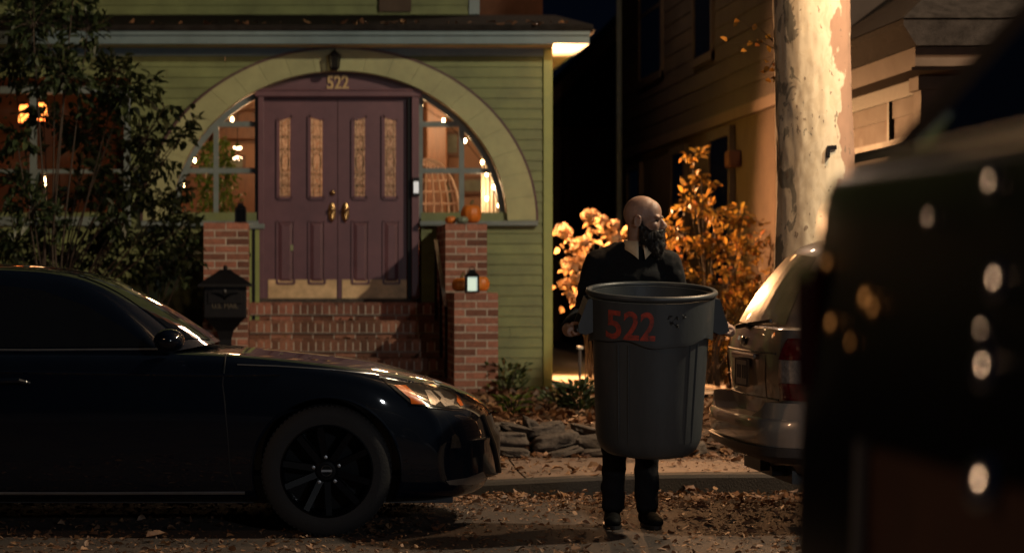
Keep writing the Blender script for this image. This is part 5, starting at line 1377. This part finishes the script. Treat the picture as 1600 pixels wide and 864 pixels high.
# stencilled number
vs, fs = text_mb('522', .205, .004)
def on_can(v, cx_, zc, off=.002):
    x = cx_ + v.x * .78; zz = zc + v.y; r = .330 + off - .006 * (HB - zz) / .22
    return Vector((BX + x, BY - math.sqrt(max(1e-6, r * r - x * x)), BZ + zz))
bm = bmesh.new(); bv = [bm.verts.new(v) for v in vs]
for f in fs:
    try: bm.faces.new([bv[i] for i in f])
    except ValueError: pass
bmesh.ops.triangulate(bm, faces=bm.faces[:])
for _ in range(4):
    es = [e for e in bm.edges if e.calc_length() > .02]
    if es: bmesh.ops.subdivide_edges(bm, edges=es, cuts=1); bmesh.ops.triangulate(bm, faces=[f for f in bm.faces if len(f.verts) > 3])
bm.verts.index_update()
b = MB(); b.add([on_can(v.co, -.150, HB - .208) for v in bm.verts], [tuple(v.index for v in f.verts) for f in bm.faces]); bm.free()
b.build('number', M['red'], can, smooth=True, angle=0)
b = MB()
for (x, zz, w_, h_) in ((.035, -.085, .03, .02), (.075, -.09, .024, .02), (.115, -.088, .02, .018), (.05, -.12, .03, .016), (.08, -.135, .02, .016)):   # illegible worn marker strokes
    for q in range(5):
        x0 = x + random.uniform(-w_, w_) * .4; z0 = HB + zz + random.uniform(-h_, h_) * .4; a = random.uniform(0, PI); l = random.uniform(.006, .014)
        b.tube([on_can(Vector((0, 0, 0)), x0 - math.cos(a) * l, z0 - math.sin(a) * l), on_can(Vector((0, 0, 0)), x0, z0 + .002), on_can(Vector((0, 0, 0)), x0 + math.cos(a) * l, z0 + math.sin(a) * l)], .0016, 4)
b.build('worn_marks', M['smudge'], can)
can.rotation_euler.x = TH

# ------------------------------------------------------------------ the man
MX, MY = 1.94, 11.80
man = thing('person', 'bald bearded person in black sweater looking right while carrying the trash can', 'person', (MX, MY, 0))
O = Vector((MX, MY, 0))
YAW = math.radians(66)
HO = Vector((MX + .066, MY - .03, 1.557)); RH = Matrix.Rotation(YAW, 4, 'Z') @ Matrix.Rotation(math.radians(3), 4, 'X')
def hp(x, y, z_): return HO + RH @ Vector((x, y, z_))
body = MB()
def he(mb, c, r, rot=None):
    Mx = RH.to_3x3().to_4x4()
    if rot is not None: Mx = Mx @ rot
    mb.ell(hp(*c), r, Mx, 24, 16)
he(body, (0, .018, .150), (.078, .100, .096)); he(body, (0, -.03, .152), (.067, .062, .074)); he(body, (0, -.036, .085), (.058, .058, .08)); he(body, (0, -.04, .03), (.05, .055, .04))
for s in (1, -1):
    he(body, (s * .030, -.083, .132), (.030, .014, .011)); he(body, (s * .043, -.062, .088), (.022, .026, .022)); he(body, (s * .013, -.108, .073), (.010, .013, .009))
    he(body, (s * .079, .012, .104), (.007, .019, .033), Matrix.Rotation(s * .3, 4, 'Z'))
    body.tube([hp(s * (.084 + .008 * math.sin(a) ** 2), .016 + .018 * math.cos(a), .106 + .032 * math.sin(a)) for a in [2 * PI * q / 18 for q in range(18)]], .0052, 6, closed=True)
body.tube([hp(0, -.083, .130), hp(0, -.098, .108), hp(0, -.116, .084), hp(0, -.117, .076)], [.010, .0125, .0155, .013], 10)
he(body, (0, -.094, .050), (.024, .010, .007)); he(body, (0, -.092, .040), (.022, .010, .008))
body.tube([hp(0, .03, .09), O + Vector((.045, .012, 1.50)), O + Vector((.02, .01, 1.38))], [.062, .060, .08], 16)
# trunk and limbs below the clothes
body.tube([O + Vector((.015, .01, 1.42)), O + Vector((0, .0, 1.2)), O + Vector((0, .0, .95))], [.10, .105, .10], 16)
HL, HR = Vector((BX - .386, 0, 0)), Vector((BX + .386, 0, 0))
up_can = Vector((0, -math.sin(TH), math.cos(TH)))
grip = {}
for s in (-1, 1):
    gpt = Vector((BX + s * .386, BY, BZ)) + up_can * (HB - .19)
    grip[s] = gpt
    sh_ = O + Vector((s * .195 + .012, .0, 1.43)); el = O + Vector((s * .272 + .02, .02, 1.165)); wr = gpt + Vector((s * .045, .085, -.01))
    body.tube([sh_, sh_.lerp(el, .5), el], [.058, .05, .042], 12); body.tube([el, el.lerp(wr, .4), wr], [.042, .042, .028], 12)
    # hand: palm outside the handle, four fingers curling under the bar, thumb over the top
    body.tube([wr, wr.lerp(gpt + Vector((s * .032, .02, -.018)), .5), gpt + Vector((s * .03, -.015, -.02))], [.026, .034, .028], 12)
    for q, ln_ in enumerate((.9, 1.0, 1.04, .85)):
        y_ = .036 - q * .024; k0 = gpt + Vector((s * .030, y_, -.018))
        body.tube([k0 + Vector((0, .01, .004)), k0 + Vector((-s * .012, -.002, -.016 * ln_)), gpt + Vector((-s * .006, y_ - .004, -.03 * ln_)), gpt + Vector((-s * .026, y_ - .004, -.018)), gpt + Vector((-s * .028, y_ - .003, .006 * ln_))], [.0105, .0105, .0098, .009, .0075], 8)
    body.tube([wr.lerp(gpt, .5) + Vector((s * .01, 0, .01)), gpt + Vector((s * .022, .025, .022)), gpt + Vector((0, .0, .026)), gpt + Vector((-s * .018, -.008, .02))], [.014, .0125, .011, .008], 8)
for s in (-1, 1):
    hipv = O + Vector((s * .09, .01, .93)); kn = O + Vector((s * .088, -.015, .50)); an = O + Vector((s * .092, .03, .10))
    body.tube([hipv, hipv.lerp(kn, .5), kn, kn.lerp(an, .35) + Vector((0, .02, 0)), an, an - Vector((0, 0, .05))], [.075, .066, .052, .052, .038, .04], 12)
    body.tube([an - Vector((0, -.02, .05)), an + Vector((s * .02, -.16, -.065))], [.035, .03], 10)
bo_ = body.build('body', M['skin'], man); union(bo_, .0058, 3, .5)
# beard, moustache, eyes, brows
b = MB()
he(b, (0, -.052, .022), (.066, .064, .052)); he(b, (0, -.066, -.022), (.054, .056, .058)); he(b, (0, -.070, -.055), (.036, .040, .036))
for s in (1, -1):
    he(b, (s * .058, -.016, .045), (.017, .028, .038)); he(b, (s * .068, .0, .085), (.008, .011, .034)); he(b, (s * .018, -.102, .0595), (.022, .013, .009)); he(b, (s * .042, -.073, .036), (.022, .030, .028)); he(b, (s * .050, -.032, .020), (.026, .042, .046))
be = b.build('beard', M['beard'], man); union(be, .006, 2, .4)
for v in be.data.vertices:
    w_ = v.co; nz_ = noise.noise(w_ * 70) * .005 + noise.noise(w_ * 160) * .004; v.co = w_ + v.normal * nz_
hairs = MB(); rnd = random.Random(4)
pol = list(be.data.polygons)
for i in range(2600):
    p_ = rnd.choice(pol); c = Vector(p_.center) + O; nrm = Vector(p_.normal); d = (nrm * .45 + RH.to_3x3() @ Vector((rnd.gauss(0, .25), -.25, -1 + rnd.gauss(0, .2)))).normalized()
    L_ = rnd.uniform(.012, .030); sd_ = d.cross(Vector([rnd.gauss(0, 1) for _ in range(3)])).normalized() * .0011
    hairs.add([c - sd_, c + sd_, c + d * L_ + nrm * .002], [(0, 1, 2)])
hairs.build('beard_strands', M['beard'], be, recalc=False)
b = MB()
for s in (1, -1): he(b, (s * .031, -.0755, .1145), (.0125, .0125, .0115))
b.build('eyes', M['eye'], man, smooth=True)
b = MB()
for s in (1, -1): b.tube([hp(s * .012, -.0945, .130), hp(s * .028, -.0925, .1365), hp(s * .050, -.079, .133)], [.004, .0052, .003], 8)
b.build('eyebrows', M['beard'], man, smooth=True)
# sweater
b = MB()
def el(mb, c, r): mb.ell(O + Vector(c), r, None, 24, 14)
el(b, (0, 0, 1.02), (.170, .118, .17)); el(b, (0, .0, 1.2), (.188, .122, .22)); el(b, (.005, .0, 1.36), (.205, .118, .13))
b.tube([O + Vector((-.17, .01, 1.43)), O + Vector((-.06, .02, 1.475)), O + Vector((.06, .02, 1.478)), O + Vector((.185, .01, 1.43))], [.075, .078, .078, .075], 16)
b.tube([O + Vector((.02, .012, 1.44)), O + Vector((.04, .012, 1.53))], [.10, .074], 18)
for s in (-1, 1):
    sh_ = O + Vector((s * .192 + .012, .0, 1.425)); elb = O + Vector((s * .27 + .02, .02, 1.165)); wr = grip[s] + Vector((s * .045, .085, -.01))
    b.tube([sh_, sh_.lerp(elb, .25), sh_.lerp(elb, .6), elb], [.078, .076, .066, .060], 14); b.tube([elb, elb.lerp(wr, .35), elb.lerp(wr, .8), wr.lerp(elb, .08)], [.060, .058, .046, .040], 14)
    el(b, (s * .185 + .012, 0, 1.43), (.082, .085, .080))
sw = b.build('sweater', M['knit'], man); union(sw, .009, 4, .5)
for v in sw.data.vertices:
    w_ = v.co; k_ = .5 + .5 * noise.noise(Vector((w_.x * 4, w_.y * 4, w_.z * 2)))
    v.co = w_ + v.normal * (.013 * noise.noise(Vector((w_.x * 7, w_.y * 7, w_.z * 20 + 6 * w_.x))) * k_ + .004 * noise.noise(w_ * 34))
# shirt collar: a folded band with two points
b = MB(); cc = O + Vector((.044, .005, 1.535)); A = []; B = []; C2 = []
for q in range(41):
    a = -PI / 2 + .16 + (2 * PI - .32) * q / 40; f = abs(q - 20) / 20
    rr = .066; A.append(cc + Vector((rr * math.cos(a), rr * math.sin(a) * 1.02, .034 - .016 * f)))
    B.append(cc + Vector(((rr + .010) * math.cos(a), (rr + .010) * math.sin(a) * 1.02, .036 - .016 * f)))
    dr = .047 + .066 * f ** 5
    C2.append(cc + Vector(((rr + .026 + .022 * f ** 5) * math.cos(a + (0.0)), (rr + .030 + .03 * f ** 5) * math.sin(a), .034 - dr)))
b.strip(A, B); b.strip(B, C2)
A2 = [p - Vector((0, 0, .07)) for p in A]; b.strip(A2, A)
col_ = b.build('shirt_collar', M['collar'], man, smooth=True, angle=0); s_ = col_.modifiers.new('t', 'SOLIDIFY'); s_.thickness = .003
# trousers, boots
b = MB(); el(b, (0, .0, .93), (.165, .118, .11))
for s in (-1, 1):
    hipv = O + Vector((s * .088, .01, .90)); kn = O + Vector((s * .089, -.012, .50)); an = O + Vector((s * .093, .02, .095))
    b.tube([hipv, hipv.lerp(kn, .5), kn, kn.lerp(an, .45), an], [.098, .086, .073, .066, .062], 18)
tr_ = b.build('trousers', M['trouser'], man); union(tr_, .009, 4, .5)
for v in tr_.data.vertices:
    w_ = v.co; v.co = w_ + v.normal * (.011 * noise.noise(Vector((w_.x * 8, w_.y * 8, w_.z * 15 + 5 * w_.x))) + .003 * noise.noise(w_ * 40))
for s in (-1, 1):
    b = MB(); an = O + Vector((s * .093, .02, .0))
    b.tube([an + Vector((0, .0, .16)), an + Vector((0, .0, .08))], [.052, .056], 14); b.ell(an + Vector((0, .02, .05)), (.045, .06, .05)); b.ell(an + Vector((s * .012, -.07, .045)), (.048, .085, .042)); b.ell(an + Vector((s * .022, -.14, .038)), (.046, .062, .034))
    o = b.build('boot', M['boot'], man); union(o, .007, 3, .5)
    b = MB(); P = [(an.x + s * .012 + .05 * math.cos(a) + s * .008 * -math.sin(a), an.y - .06 + .14 * math.sin(a)) for a in [2 * PI * q / 28 for q in range(28)]]; b.prism(P, .004, .022, axis='z'); b.build('sole', M['blackplastic'], o)

# ------------------------------------------------------------------ sky, lamps, camera
wd = bpy.data.worlds.new('World'); SC.world = wd; wd.use_nodes = True
bg = wd.node_tree.nodes['Background']; bg.inputs[0].default_value = (.22, .42, 1.0, 1); bg.inputs[1].default_value = .003


def lamp(name, kind, loc, power, col, radius=.1, aim=None, spot=None, blend=.4):
    d = bpy.data.lights.new(name, kind); d.energy = power; d.color = col; d.shadow_soft_size = radius
    o = bpy.data.objects.new(name, d); COL.objects.link(o); o.location = loc
    if aim is not None: o.rotation_euler = (Vector(aim) - Vector(loc)).to_track_quat('-Z', 'Y').to_euler()
    if spot: d.spot_size = math.radians(spot); d.spot_blend = blend
    return o
lamp('street_lamp_light', 'POINT', (4.4, 13.6, 5.3), 620, (1, .61, .32), .14)
lamp('corner_street_lamp_light', 'POINT', (7.8, 11.75, 7.4), 2800, (1, .82, .57), .13)
lamp('side_flood_light', 'SPOT', (3.04, 24.1, 2.6), 2100, (1, .47, .19), .08, (2.8, 20, 1.4), 150, .6)
lamp('left_street_lamp_light', 'POINT', (-9, 4, 6.5), 460, (1, .60, .34), .15)  # added unseen lamp, gives highlights on the dark vehicle and left sides
lamp('rear_yard_light', 'POINT', (3.0, 26, 6.5), 95, (1, .68, .47), .15)  # added unseen lamp, brightens the neighbour's side wall
lamp('far_street_lamp_light', 'POINT', (5.2, -3.0, 3.5), 760, (.93, .96, 1), .25)  # added low fill behind the camera, lights bin and man above the vehicle's shadow
lamp('room_light', 'POINT', (1.9, 24.4, 3.2), 60, (1, .62, .33), .15)
lamp('room_light', 'POINT', (-.2, 24.2, 3.1), 60, (1, .55, .27), .15)
lamp('room_light', 'POINT', (-2.6, 24.2, 3.0), 5, (1, .48, .20), .15)
lamp('curtain_light', 'POINT', (2.2, 23.0, 2.3), 9, (1, .66, .36), .06)

cd = bpy.data.cameras.new('camera'); cam = bpy.data.objects.new('camera', cd); COL.objects.link(cam); SC.camera = cam
cam.location = (0, 0, H); cam.rotation_euler = (PI / 2, 0, 0)
cd.sensor_width = 36; cd.lens = F / 1600 * 36
cd.shift_x = (800 - VX) / 1600; cd.shift_y = (VY - 432) / 1600
cd.clip_end = 500; cd.clip_start = .05
cd.dof.use_dof = True; cd.dof.focus_distance = 11.6; cd.dof.aperture_fstop = .0759 / .035; cd.dof.aperture_ratio = 1.5
SC.render.engine = 'CYCLES'
cy = SC.cycles; cy.use_denoising = True; cy.max_bounces = 8; cy.transparent_max_bounces = 12; cy.caustics_reflective = False; cy.caustics_refractive = False
cy.sample_clamp_indirect = 4
try: cy.denoiser = 'OPENIMAGEDENOISE'
except Exception: pass
vs_ = SC.view_settings; vs_.view_transform = 'Standard'; vs_.look = 'None'; vs_.exposure = 0; vs_.gamma = 1; vs_.use_curve_mapping = False
for o in bpy.data.objects:
    if o.name.startswith('_') or '_o' in o: pass
